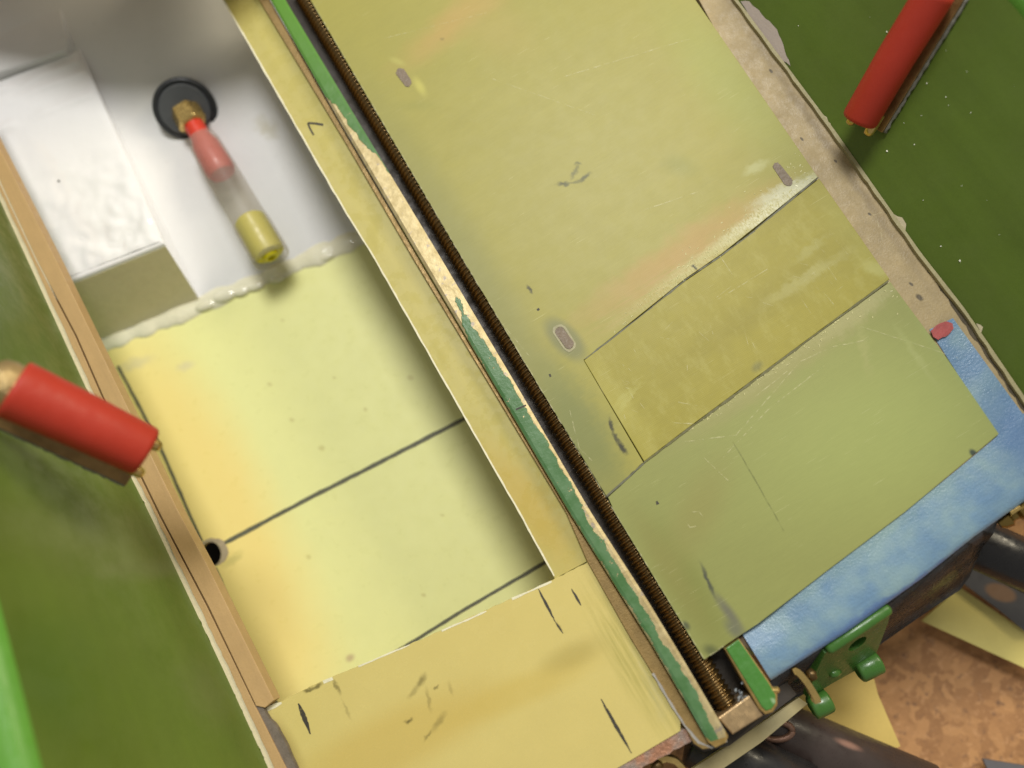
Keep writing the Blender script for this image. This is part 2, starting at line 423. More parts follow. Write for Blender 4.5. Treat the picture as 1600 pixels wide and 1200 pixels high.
# ---- tan filler ledge beside the cover plate
tan = surf('mottled_filler', (0.36, 0.275, 0.135), 0.5, var=0.32, scale=1.9, fine=0.14, bump=0.35, bscale=22,
           stains_tones=[st(seg(1140, 0, 1470, 470), 9, (0.22, 0.165, 0.085), 0.7, 0.9, ragged=0.18, rs=4)] +
                  [st(seg(x, y, x + 3, y + 3), r_, (0.07, 0.055, 0.03), 0.9, 0.5, ragged=0.06) for x, y, r_ in ((1253, 212, 2), (1306, 247, 2), (1438, 461, 5), (1425, 440, 2.5), (1205, 105, 3), (1360, 330, 2))])
prism('filler_ledge', [(1060, -60), (1135, -60), (1180, 25), (1290, 190), (1436, 402), (1500, 492), (1620, 655), (1720, 800), (1655, 800), (1560, 678), (1480, 560), (1400, 470), (1200, 200)], -0.10, 0.35, tan, hull, bevel=0.01)
# dark joint along its outer edge
lines('joint_line', [[(1131, -60), (1190, 36), (1236, 105), (1293, 188), (1362, 290), (1438, 400), (1496, 484), (1594, 628), (1692, 770)]], 8, -0.094,
      surf('dark_joint', (0.075, 0.058, 0.03), 0.7, var=0.5, scale=4, bump=0.3), hull, jit=0.5)
# ---- inside: bottom, end wall
bottom_m = surf('dark_bilge', (0.05, 0.04, 0.03), 0.6, var=0.3)
p_ = [at(-350, 560, -5.0), at(760, -160, -5.0), at(1700, 1000, -5.0), at(420, 1560, -5.0)]
bm = bmesh.new(); add_prism(bm, [at(-300, 600, -4.8), at(420, -400, -4.8), at(1250, -300, -4.8), at(1560, 680, -4.8), at(1195, 950, -4.8), at(1010, 1110, -4.8), at(300, 1560, -4.8)], 0.2)
link('hull_bottom', bm, bottom_m, hull)

# ---- floor of the compartment
ZF = -3.0
floor_m = surf('yellow_fibreglass_floor', (0.82, 0.82, 0.36), 0.34, var=0.05, scale=1.2, fine=0.02, bump=0.05, bscale=12, rvar=0.08,
               stains_tones=[st(seg(190, 560, 470, 1150, ZF), 165, (0.92, 0.73, 0.26), 0.9, 0.55, ragged=.5, rs=.8), st(seg(545, 1029, 549, 1027, ZF), 8, (0.50, 0.36, 0.22), 0.7, 0.8), st(seg(280, 575, 300, 570, ZF), 10, (0.68, 0.62, 0.40), 0.6, 0.9, ragged=.2),
                       st(seg(190, 575, 235, 560, ZF), 14, (0.66, 0.60, 0.36), 0.6, 0.9, ragged=.3), st(seg(355, 880, 372, 868, ZF), 12, (0.55, 0.48, 0.16), 0.6, 0.8, ragged=.2)] +
                      [st(seg(x, y, x + 3, y + 1, ZF), r_, (0.52, 0.46, 0.16), 0.5, 0.7, ragged=.1) for x, y, r_ in ((690, 805, 3), (455, 655, 5), (500, 700, 6), (640, 590, 6), (420, 600, 4), (570, 640, 4), (480, 870, 5), (660, 930, 4), (440, 500, 3), (520, 590, 3))])
floor = thing('floor_panel', 'pale yellow fibreglass floor panel with pencil lines at the bottom of the open compartment', 'floor panel', at(450, 800, ZF - 0.15))
hole = [(329 + 17 * math.cos(a), 866 + 20 * math.sin(a)) for a in [2 * math.pi * k / 20 for k in range(20)]]
prism('panel', [(40, 592), (560, 365), (860, 240), (1250, 980), (1010, 1120), (480, 1420), (330, 1300)], ZF, 0.15, floor_m, floor, holes=[hole])
rimm = surf('grey_hole_rim', (0.42, 0.34, 0.22), 0.7, var=0.3, scale=6)
ring = [(333 + 23 * math.cos(a) + random.uniform(-1.5, 1.5), 862 + 22 * math.sin(a) + random.uniform(-1.5, 1.5)) for a in [2 * math.pi * k / 22 for k in range(22)]]
prism('hole_rim', ring, ZF + 0.012, 0.01, rimm, floor, holes=[[(329 + 16.5 * math.cos(a), 866 + 19.5 * math.sin(a)) for a in [2 * math.pi * k / 20 for k in range(20)]]])
for pl, w_ in (([(345, 852), (480, 780), (600, 719), (722, 656), (800, 616)], 6.5), ([(600, 1030), (650, 1000), (720, 956), (850, 880), (900, 850)], 5.5),
               ([(184, 572), (216, 632), (253, 705), (315, 846)], 5), ([(336, 888), (372, 970), (428, 1090), (450, 1140)], 5.5)):
    lines('pencil_line', [pl], w_, ZF + 0.005, pencil, floor)

# ---- white bulkhead at the end of the compartment (slopes up away from the floor)
A3, B3, C3 = at(150, 542, ZF), at(560, 368, ZF), at(340, -40, -1.25)
nrm = (B3 - A3).cross(C3 - A3).normalized()
wb = thing('white_bulkhead', 'white painted sloping end wall of the compartment behind the hose fitting', 'end wall', at(355, 455, ZF - .1))
bm = bmesh.new()
corn = [on_plane(-60, 632, A3, nrm), on_plane(860, 236, A3, nrm), on_plane(700, -300, A3, nrm), on_plane(-260, -60, A3, nrm)]
rows = [[corn[0].lerp(corn[1], i / 20).lerp(corn[3].lerp(corn[2], i / 20), j / 20) for i in range(21)] for j in range(21)]
grid(bm, rows)
ex = bmesh.ops.extrude_face_region(bm, geom=bm.faces[:]); bmesh.ops.translate(bm, verts=[g for g in ex['geom'] if isinstance(g, bmesh.types.BMVert)], vec=-nrm * (0.15 if nrm.z > 0 else -0.15))
white_matt = surf('white_satin_paint', (0.77, 0.77, 0.76), 0.35, var=0.03, fine=0.015, bump=0.12, bscale=5, coat=0.2, rvar=0.08,
                  stains_tones=[st((on_plane(410, 195, A3, nrm), on_plane(425, 205, A3, nrm)), 20, (0.55, 0.52, 0.40), 0.7, 0.9, ragged=.4)])
link('wall', bm, white_matt, wb)
# glue fillet along its foot
fil = surf('glossy_cream_glue', (0.80, 0.77, 0.58), 0.10, var=0.06, bump=0.35, bscale=2.6, coat=1.0, bdist=0.10, rvar=0.03)
bm = bmesh.new(); pts = []; rad = []
for i in range(90):
    t = i / 89; p = at(60 + 700 * t, 579 - 296 * t, ZF - 0.02)
    p.y += -0.07 + random.uniform(-.02, .02); pts.append(p)
    rad.append(0.24 + 0.035 * math.sin(i * .95 + math.sin(i * .31)) + 0.04 * math.sin(i * .23 + 1) + random.uniform(-.012, .012))
add_tube(bm, pts, rad, 20)
for v in bm.verts: v.co.z = ZF - 0.02 + (v.co.z - ZF + 0.02) * 0.38
link('glue_fillet', bm, fil, wb, smooth=True)
def add_lump(bm, c, rx, ry, rz, ang):
    bmesh.ops.create_uvsphere(bm, u_segments=20, v_segments=12, radius=1.0, matrix=Matrix.Translation(c) @ Matrix.Rotation(ang, 4, 'Z') @ Matrix.Diagonal((rx, ry, rz, 1)))
for px_, py_, rx, ry, rz in ((322, 478, .30, .13, .10), (352, 463, .34, .16, .12), (378, 456, .22, .12, .10), (398, 448, .26, .12, .09), (434, 436, .20, .10, .08), (510, 402, .22, .10, .08)):
    bm = bmesh.new(); add_lump(bm, at(px_, py_, ZF + .03), rx, ry, rz, -.16 + random.uniform(-.2, .2)); link('glue_drop', bm, fil, wb, smooth=True)

# ---- white box fixed on the left of the bulkhead
ZB = -1.25
box = thing('white_box', 'glossy white painted box with rough brushed gloss at the left of the compartment', 'box', at(120, 470, ZF))
tp = [at(124, 76, ZB), at(256, 380, ZB), at(-30, 496, ZB), at(-160, 190, ZB)]
off = at(312, 468, -2.97) - tp[1]
bm = bmesh.new()
tv = [bm.verts.new(p) for p in tp]; bv = [bm.verts.new(p + off) for p in tp]
bm.faces.new(tv); bm.faces.new(bv[::-1])
for i in range(4): bm.faces.new((tv[i], bv[i], bv[(i + 1) % 4], tv[(i + 1) % 4]))
bmesh.ops.recalc_face_normals(bm, faces=bm.faces)
bmesh.ops.bevel(bm, geom=[e for e in bm.edges if all(v in tv for v in e.verts)], offset=0.05, segments=3, profile=0.5, affect='EDGES')
box_m = surf('thick_white_gloss', (0.88, 0.875, 0.87), 0.13, var=0.02, fine=0.01, bump=0.12, bscale=2.0, coat=1.0, rvar=0.04, bdist=0.08,
             stains_tones=[st(seg(92, 283, 93, 284, ZB), 2.5, (0.05, 0.05, 0.05), 1, 0.3)])
link('shell', bm, box_m, box)
bm = bmesh.new(); eps = Vector((0, -0.006, 0)); q = [tp[1].lerp(tp[1] + off, .05), tp[2].lerp(tp[2] + off, .05), tp[2] + off, tp[1] + off]
fn = (q[1] - q[0]).cross(q[3] - q[0]).normalized(); fn = fn if fn.y < 0 else -fn
vs_ = [bm.verts.new(p + fn * .008) for p in q]; vs2 = [bm.verts.new(p + fn * .002) for p in q]
bm.faces.new(vs_); bm.faces.new(vs2[::-1])
for i in range(4): bm.faces.new((vs_[i], vs2[i], vs2[(i + 1) % 4], vs_[(i + 1) % 4]))
link('front_face', bm, surf('beige_bounce_face', (0.80, 0.73, 0.50), 0.3, var=0.08, scale=1.5, bump=0.1, bscale=5), box)  # warm bounce from the yellow floor put into the colour
# ridges of thick paint across the top of the box
from mathutils import noise as mnoise
bm = bmesh.new(); NU, NV = 110, 80; rows = []
ex_, ey_ = (tp[1] - tp[0]), (tp[3] - tp[0])                     # along the box, across it
for iu in range(NU + 1):
    r_ = []
    for iv in range(NV + 1):
        u, v = .012 + .976 * iu / NU, .012 + .976 * iv / NV
        p = tp[0] + ex_ * u + ey_ * v
        q = Vector((p.x, p.y, 0))
        lump = max(0, u - .42) / .58 * max(0, 1 - v * 1.1)
        h = .05 * mnoise.noise(q * 1.9) * (.12 + 1.5 * lump) + .022 * mnoise.noise(q * 4.2 + Vector((7, 3, 0))) * (.10 + 2.0 * lump)
        for c0, wd, am in ((.055, .020, .055), (.115, .018, .030), (.235, .020, .050)):      # brush ridges across
            d = (u - c0 - .012 * mnoise.noise(q * 1.3)) / wd
            h += am * math.exp(-d * d) * max(0, .45 + 1.3 * mnoise.noise(q * 1.6 + Vector((2, 9, 0))))
        e = min(1, min(u, 1 - u, v, 1 - v) / .03)
        r_.append(p + Vector((0, 0, .006 + (h + .02) * e)))
    rows.append(r_)
grid(bm, rows); link('paint_coat', bm, box_m, box, smooth=True)
# side wall of the white compartment at the top left
prism('side_wall', [(-200, -60), (84, -70), (100, 40), (106, 62), (100, 80), (-120, 150)], -1.06, 0.8, white_matt, wb, bevel=0.05)
# added slab and side board, out of view, to shadow the white end wall
sl = [Vector((-11.5, 18.4, 1.9)), Vector((-6.2, 15.0, 1.9)), Vector((-3.9, 12.7, 1.9)), Vector((-1.8, 11.45, 1.9)), Vector((-0.2, 10.95, 1.9)), Vector((0.2, 13.0, 1.9)), Vector((-2, 18, 1.9)), Vector((-10, 21, 1.9))]
shade_m = surf('shade_blocker', (0.40, 0.33, 0.2), 0.6)
bm = bmesh.new(); add_prism(bm, sl, 0.25); link('shade_slab', bm, shade_m, hull)
bm = bmesh.new(); add_box(bm, Vector((0.05, 12.5, 0.83)), Vector((0.1, 0, 0)), Vector((0, 1.5, 0)), Vector((0, 0, 0.80))); link('shade_side', bm, shade_m, hull)

# ---- hose fitting
hf = thing('hose_fitting', 'brass hose fitting in a black grommet with clear hose, red barb and yellow plug', 'hose fitting', on_plane(293, 165, A3, nrm))
g0 = on_plane(291, 168, A3, nrm); H1 = at(432, 408, -2.15)
ax = (H1 - g0).normalized(); nn_ = nrm if nrm.z > 0 else -nrm
gax = (ax * 0.55 + nn_ * 0.85).normalized()
bm = bmesh.new(); add_lathe(bm, g0 - gax * 0.08, gax, [(0, .70), (.27, .72), (.33, .75), (.38, .74), (.41, .68), (.38, .62), (.38, .2)], 40)
o = link('grommet', bm, surf('black_rubber', (0.030, 0.033, 0.038), 0.42, var=0.2, bump=0.1), hf); smooth_by_angle(o)
bm = bmesh.new(); add_lathe(bm, g0 + gax * 0.26, gax, [(0, .60), (.10, .60), (.13, .57), (.13, .2)], 40)
o = link('washer', bm, surf('grey_rubber', (0.085, 0.092, 0.10), 0.5, var=0.2, bump=0.1), hf); smooth_by_angle(o)
n0 = g0 + gax * 0.34; bm = bmesh.new(); add_lathe(bm, n0, ax, [(0, .37), (.42, .37), (.50, .31)], 6)
bmesh.ops.bevel(bm, geom=bm.edges[:], offset=0.02, segments=2, affect='EDGES')
link('hex_nut', bm, brass, hf)
def along(t): return n0 + ax * t
Lh = (H1 - n0).dot(ax)
bm = bmesh.new(); add_lathe(bm, along(.35), ax, [(0, .25), (.45, .24), (.62, .27), (.8, .33), (1.35, .35), (1.55, .345), (1.64, .30), (1.68, .2), (1.70, .05)], 28)
o = link('red_barb', bm, surf('red_plastic', (0.62, 0.045, 0.02), 0.35, var=0.1, bump=0.05), hf); smooth_by_angle(o)
bm = bmesh.new(); add_lathe(bm, along(Lh - 1.15), ax, [(0, .33), (.06, .38), (.9, .39), (1.03, .36), (1.06, .22), (1.14, .18), (1.15, .10), (1.05, .08), (1.04, .01)], 28)
o = link('yellow_plug', bm, surf('yellow_plastic', (0.70, 0.63, 0.008), 0.35, var=0.06, bump=0.05), hf); smooth_by_angle(o)
hose = NT('clear_hose'); b = hose.b
tr = hose.n('ShaderNodeBsdfTransparent', {'Color': (0.98, 0.96, 0.93, 1)})
b.inputs['Base Color'].default_value = (0.46, 0.44, 0.38, 1); b.inputs['Roughness'].default_value = 0.4
mx = hose.n('ShaderNodeMixShader', {0: 0.30}); hose.link(tr.outputs[0], mx.inputs[1]); hose.link(b.outputs[0], mx.inputs[2]); hose.link(mx.outputs[0], hose.out.inputs[0])
bm = bmesh.new(); T0 = .85
add_lathe(bm, along(T0), ax, [(0, .29), (.04, .33), (.2, .375), (.6, .395), (1.1, .40), (Lh - T0 - 1.25, .41), (Lh - T0 - .95, .445), (Lh - T0 - .1, .45), (Lh - T0 + .02, .43), (Lh - T0 + .03, .38)], 32, caps=False)
link('hose', bm, hose, hf, smooth=True)

# ================================================================== plates left of the screw
side_m = surf('translucent_yellow_plate', (0.60, 0.54, 0.18), 0.30, var=0.08, scale=1.0, fine=0.04, bump=0.06, bscale=30, streak=(0.0, 6, 0.35, 0.10),
              stains_tones=[st(seg(370, 30, 560, 350), 10, (0.66, 0.58, 0.22), 0.5, 0.9), st(seg(760, 700, 890, 880), 40, (0.60, 0.45, 0.11), 0.7, 0.8, ragged=.4)])
let_light_through(side_m, 0.25, (0.75, 0.60, 0.20))
sp = thing('side_plate', 'narrow yellow fibreglass strip with a white cut edge beside the green rail', 'strip', at(640, 500, -0.2))
prism('strip', [(318, -50), (375, -50), (405, 0), (540, 223), (643, 400), (764, 600), (884, 800), (917, 877), (867, 904), (810, 800), (743, 683), (582, 400), (540, 333), (348, 0)], -0.14, 0.12, side_m, sp)
white_cut = surf('sawn_white_edge', (0.74, 0.70, 0.50), 0.6, var=0.2, scale=8, bump=0.4, bscale=30)
bm = bmesh.new(); add_line(bm, [(320, -50), (349.3, 0), (541.3, 333), (583.3, 400), (744.3, 683), (811.3, 800), (866, 900)], 2.6, -0.136, 0.25)
link('cut_edge', bm, white_cut, sp)
lines('ink_letter', [[(505, 195), (494, 193), (481, 192)], [(481, 192), (484, 200), (490, 211)]], 3.2, -0.134, ink, sp)
ledge_m = surf('amber_fibreglass', (0.68, 0.575, 0.205), 0.24, var=0.05, scale=1.2, fine=0.02, bump=0.05, bscale=14, rvar=0.08,
               stains_tones=[st(seg(470, 1230, 760, 1090), 52, (0.60, 0.44, 0.105), 0.5, 0.6), st(seg(700, 1130, 920, 1035), 26, (0.62, 0.47, 0.11), 0.45, 0.7),
                       st(seg(860, 1040, 930, 1010), 22, (0.400, 0.320, 0.083), 0.45, 0.8), st(seg(930, 930, 1050, 1140), 34, (0.416, 0.376, 0.105), 0.75, 0.7, grain=(0.0, 14, 0.8)),
                       st(seg(985, 1000, 1045, 1130), 12, (0.544, 0.504, 0.255), 0.6, 0.9, grain=(0.0, 16, 1.0), ragged=.3),
                       st(seg(430, 1130, 470, 1210), 14, (0.416, 0.336, 0.098), 0.6, 0.9)] + [st(seg(473, 1081, 486, 1078), 3.5, (0.10, 0.085, 0.03), 0.8, 0.8, ragged=.12, rs=9), st(seg(486, 1078, 499, 1069), 3.5, (0.10, 0.085, 0.03), 0.8, 0.8, ragged=.12, rs=9), st(seg(518, 1064, 528, 1084), 4, (0.10, 0.085, 0.03), 0.6, 0.8, ragged=.12, rs=9), st(seg(532, 1096, 545, 1125), 3, (0.10, 0.085, 0.03), 0.3, 0.8, ragged=.12, rs=9), st(seg(660, 1058, 653, 1072), 6, (0.10, 0.085, 0.03), 0.6, 0.8, ragged=.12, rs=9), st(seg(650, 1076, 638, 1090), 5, (0.10, 0.085, 0.03), 0.35, 0.8, ragged=.12, rs=9), st(seg(664, 1078, 672, 1112), 4, (0.10, 0.085, 0.03), 0.35, 0.8, ragged=.12, rs=9), st(seg(692, 1118, 676, 1142), 6, (0.10, 0.085, 0.03), 0.4, 0.8, ragged=.12, rs=9), st(seg(672, 1145, 662, 1158), 3, (0.10, 0.085, 0.03), 0.5, 0.8, ragged=.12, rs=9), st(seg(633, 1130, 640, 1127), 4, (0.10, 0.085, 0.03), 0.8, 0.8, ragged=.12, rs=9), st(seg(678, 1078, 681, 1074), 2.5, (0.10, 0.085, 0.03), 0.6, 0.8, ragged=.12, rs=9), st(seg(700, 1070, 706, 1088), 3, (0.10, 0.085, 0.03), 0.25, 0.8, ragged=.12, rs=9), st(seg(868, 972, 880, 990), 2, (0.10, 0.085, 0.03), 0.5, 0.8, ragged=.12, rs=9)])
let_light_through(ledge_m, 0.15, (0.75, 0.58, 0.18))
lp_ = thing('ledge_plate', 'amber yellow fibreglass plate with pen strokes across the lower left end', 'plate', at(700, 1120, -0.3))
prism('plate', ragged([(414, 1108), (497, 1067), (530, 1053), (600, 1024), (665, 996), (800, 935), (864, 906), (918, 879)], 7, 1.0) + [(985, 998), (1063, 1124), (1063, 1142), (965, 1200), (880, 1260), (500, 1290)], -0.10, 0.16, ledge_m, lp_)
for cp, w_ in (([(415, 1109.5), (440, 1098)], 5), ([(560, 1041.5), (640, 1007.5)], 2), ([(690, 986), (760, 955)], 2.2), ([(800, 936), (862, 908.5)], 3), ([(505, 1066), (520, 1060)], 4)):
    lines('chipped_edge', [cp], w_, -0.095, white_cut, lp_, jit=.45)
for pts_, w_ in (([(466, 1099), (475, 1120), (485, 1147)], 7.5), ([(841, 920), (853, 943), (868, 972)], 4.2), ([(893, 920), (900, 932), (908, 946)], 4), ([(939, 1092), (960, 1130), (987, 1177)], 5.2), ([(868, 972), (880, 990)], 3)):
    lines('ink_stroke', [pts_], w_, -0.094, ink, lp_, taper=True)
copper = surf('raw_copper_edge', (0.40, 0.20, 0.12), 0.45, 0.5, var=0.5, scale=5, bump=0.8, bscale=14, tint=((0.33, 0.30, 0.27), 0.8))
prism('copper_edge', ragged([(1062, 1140), (1076, 1140), (1082, 1156), (1040, 1180), (975, 1216), (900, 1262)], 7, 1.6) + ragged([(885, 1256), (965, 1201), (1020, 1164)], 7, 1.6), -0.14, 0.3, copper, lp_)

# ================================================================== painted brass rail, screw, lug
def rail_mat():
    s = NT('green_paint_worn_to_brass')
    uv = s.n('ShaderNodeUVMap').outputs[0]; sx = s.n('ShaderNodeSeparateXYZ', {0: uv}); u, v = sx.outputs[0], sx.outputs[1]
    def curve(vals):
        rp = s.n('ShaderNodeValToRGB', {0: v}); cr = rp.color_ramp
        cr.elements[0].position = 0; cr.elements[0].color = (0.25,) * 3 + (1,)
        while len(cr.elements) < len(vals): cr.elements.new(0.5)
        for e, (p, a) in zip(cr.elements, vals): e.position = p; e.color = ((a + .5) / 2,) * 3 + (1,)
        return s.math('SUBTRACT', s.math('MULTIPLY', rp.outputs[0], 2.0), 0.5)
    fl = curve([(0.0, -.3), (.13, -.25), (.18, .3), (.23, .62), (.27, 1.1), (.36, 1.15), (.42, .75), (.46, .15), (.50, -.02), (.70, -.04), (.82, .0), (1.0, -.05)])
    fr = curve([(0.0, -.3), (.25, -.25), (.36, .1), (.42, .40), (.48, .34), (.56, .16), (.63, .13), (.70, .26), (.78, .36), (.84, .30), (.88, .46), (.905, .20), (.95, .42), (1.0, .42)])
    nz = s.math('MULTIPLY', s.math('SUBTRACT', s.noise(3.6, 7, 0.7), 0.5), 0.62)
    nz = s.math('ADD', nz, s.math('MULTIPLY', s.math('SUBTRACT', s.noise(1.1, 4), 0.5), 0.75))
    mask = s.math('MAXIMUM', s.ramp(s.math('ADD', s.math('SUBTRACT', fl, u), nz), -0.02, 0.02), s.ramp(s.math('ADD', s.math('SUBTRACT', s.math('ADD', u, fr), 1.0), nz), -0.02, 0.02))
    mask = s.math('MAXIMUM', mask, s.math('MULTIPLY', s.ramp(s.noise(6, 6, 0.7), 0.64, 0.67), s.ramp(v, 0.16, 0.2)))
    g = s.mix(s.ramp(s.noise(3, 4), 0.35, 0.65), (0.06, 0.152, 0.048), (0.10, 0.20, 0.088))
    g = s.mix(s.ramp(v, 0.30, 0.02), g, (0.10, 0.25, 0.03))
    b_ = s.mix(s.ramp(s.noise(6, 5), 0.3, 0.7), (0.38, 0.30, 0.14), (0.52, 0.43, 0.23))
    b_ = s.mix(s.ramp(s.noise(7, 4), 0.60, 0.68, 0, .8), b_, (0.30, 0.26, 0.23))
    s.link(s.mix(mask, g, b_), s.b.inputs['Base Color'])
    s.link(s.math('MULTIPLY', mask, 0.45), s.b.inputs['Metallic'])
    s.link(s.ramp(mask, 0, 1, 0.30, 0.45), s.b.inputs['Roughness'])
    h = s.math('ADD', s.math('MULTIPLY', mask, -1.0), s.math('MULTIPLY', s.noise(10, 3), 0.4))
    s.link(s.n('ShaderNodeBump', {'Strength': 0.55, 'Distance': 0.02, 'Height': h}).outputs[0], s.b.inputs['Normal'])
    return s
rail_l = [(395, -50), (423, 0), (530, 188), (653, 398), (766, 589), (890, 800), (1016, 1002), (1072, 1098), (1107, 1160)]
rail_r = [(417, -50), (446, 0), (560, 190), (687, 400), (813, 612), (923, 800), (1010, 935), (1070, 1034), (1138, 1150)]
a_, b_ = lerp2(rail_l, 70), lerp2(rail_r, 70)
rail = thing('painted_rail', 'long brass rail with flaking green paint running beside the threaded rod', 'rail', at(760, 560, -0.8))
bm = bmesh.new(); uvl = bm.loops.layers.uv.new('UVMap'); cols = 7; Z_R = 0.12
rowsv = []
for i, (p, q) in enumerate(zip(a_, b_)):
    rowsv.append([bm.verts.new(at(p[0] + (q[0] - p[0]) * k / (cols - 1), p[1] + (q[1] - p[1]) * k / (cols - 1), Z_R - (0.02 if k in (0, cols - 1) else 0) - (0.03 if i == 69 else 0))) for k in range(cols)])
vid = {}
for i, r_ in enumerate(rowsv):
    for k, v in enumerate(r_): vid[v] = (k / (cols - 1), i / 69)
for i in range(69):
    for k in range(cols - 1):
        f = bm.faces.new((rowsv[i][k], rowsv[i][k + 1], rowsv[i + 1][k + 1], rowsv[i + 1][k]))
        for lpp in f.loops: lpp[uvl].uv = vid[lpp.vert]
link('rail_top', bm, rail_mat(), rail)
side_brass = surf('tarnished_brass', (0.36, 0.24, 0.075), 0.4, 0.55, var=0.3, scale=3, bump=0.2, streak=(0, 6, .4, .2))
outl = [(p[0], p[1]) for p in a_] + [(1118, 1168), (1134, 1160)] + [(p[0], p[1]) for p in b_[::-1]]
prism('rail_body', outl, Z_R - 0.035, 0.75, side_brass, rail)
prism('rail_flange', [(376, -50), (405, 0), (540, 223), (643, 400), (764, 600), (884, 800), (918, 878), (985, 997), (1064, 1124), (1084, 1162), (1098, 1171), (1112, 1169), (1106, 1158), (1014, 1003), (888, 801), (764, 590), (651, 399), (528, 189), (421, 0), (393, -50)], -0.05, 0.5,
      surf('dark_brass_flange', (0.30, 0.20, 0.07), 0.45, 0.4, var=0.3, scale=3, bump=0.3, streak=(0, 6, .4, .3)), rail, bevel=0.01)
bm = bmesh.new(); add_line(bm, [(1020, 1052), (1050, 1102), (1070, 1134), (1092, 1160), (1112, 1168), (1136, 1157)], 3.5, -0.044, .4)
link('white_residue', bm, surf('white_residue', (0.36, 0.34, 0.30), .8, var=.3, bump=.5), rail)
lines('knife_cut', [[(806, 640), (822, 633)]], 2.5, Z_R + .003, ink, rail)
# channel under the screw
prism('channel_bed', [(440, -60), (500, -60), (740, 400), (980, 800), (1200, 1110), (1145, 1160), (915, 805), (680, 405), (440, 0)], -0.62, 0.12, surf('grimy_channel', (0.022, 0.015, 0.008), 0.5, var=.4, bump=.2), hull)
# threaded rod (a real helix)
P0, P1 = at(464, -25, -0.30), at(1140, 1108, -0.30)
def rod_pt(t): return P0.lerp(P1, t)
rod = thing('threaded_rod', 'dark brass threaded rod lying in the gap between green rail and cover plate', 'threaded rod', (P0 + P1) / 2 - Vector((0, 0, .2)))
x_, y_, d_ = frame(P1 - P0); LR = (P1 - P0).length; pitch = 0.10; sub = 6; seg_n = 20; nring = int(LR / pitch * sub)
bm = bmesh.new(); prev = None
for i in range(nring + 1):
    ring_ = []
    for k in range(seg_n):
        th = 2 * math.pi * k / seg_n; ph = (i / sub - k / seg_n) % 1.0
        rr = 0.178 + 0.034 * (1 - abs(2 * ph - 1)) * 2 - 0.034
        ring_.append(bm.verts.new(P0 + d_ * (LR * i / nring) + (x_ * math.cos(th) + y_ * math.sin(th)) * rr))
    if prev:
        for k in range(seg_n): bm.faces.new((prev[k], prev[(k + 1) % seg_n], ring_[(k + 1) % seg_n], ring_[k]))
    prev = ring_
rod_m = surf('oily_dark_brass_thread', (0.17, 0.108, 0.04), 0.26, 0.85, var=0.25, scale=2, bump=0.15, bscale=30,
             streak=(0, .5, 1.2, .3))
link('thread', bm, rod_m, rod, smooth=True)
# end block
def block_mat():
    s = surf('brushed_bronze_block', (0.52, 0.37, 0.20), 0.38, 0.75, var=0.1, bump=0)
    n = s.noise(1.0, 3, vec=s.stretched(0.9, 60, 2.5)); n2 = s.noise(1.0, 3, vec=s.stretched(-0.35, 60, 2.5))
    bp = s.n('ShaderNodeBump', {'Strength': 0.5, 'Distance': 0.02, 'Height': s.math('ADD', n, n2)})
    s.link(bp.outputs[0], s.b.inputs['Normal']); return s
blk = [(1121, 1122), (1171, 1086), (1193, 1118), (1145, 1148)]
prism('end_block', blk, 0.02, 0.7, block_mat(), rod, bevel=0.03)
# short green lug on the other side
lugp = [(1134, 1013), (1154, 999), (1200, 1066), (1212, 1086), (1212, 1099), (1206, 1108), (1197, 1111), (1190, 1104)]
lug = thing('green_lug', 'short green painted brass lug right of the bronze end block under the tape corner', 'lug', at(1175, 1060, -0.7))
prism('painted_top', lugp, 0.10, 0.03, surf('green_lug_paint', (0.062, 0.20, 0.035), 0.30, var=0.15, scale=4, bump=0.5, bscale=9, stains_tones=[st(seg(1205, 1092, 1208, 1096), 4, (.35, .5, .3), .7, .8, ragged=.1)]), lug, bevel=0.02)
prism('brass_body', [(1132, 1014), (1155, 998), (1202, 1065), (1215, 1086), (1215, 1102), (1208, 1113), (1196, 1117), (1186, 1108)], 0.072, 0.7, side_brass, lug, bevel=0.02)
bm = bmesh.new(); add_lathe(bm, at(1212, 1078, .02), RT, [(-.1, .06), (.04, .06), (.06, .04)], 12); link('rivet', bm, brass, lug)
bm = bmesh.new()
for k in range(16):
    p = at(random.gauss(1156, 6), random.gauss(1086, 9), -0.05 + random.uniform(-.05, .05)); s_ = random.uniform(.008, .028)
    add_box(bm, p, Vector((s_, .3 * s_, 0)), Vector((0, s_ * .8, .4 * s_)), Vector((0, 0, s_ * .5)))
link('plastic_swarf', bm, surf('pale_swarf', (0.3, 0.34, 0.37), 0.4, bump=0), hull, kind='stuff')

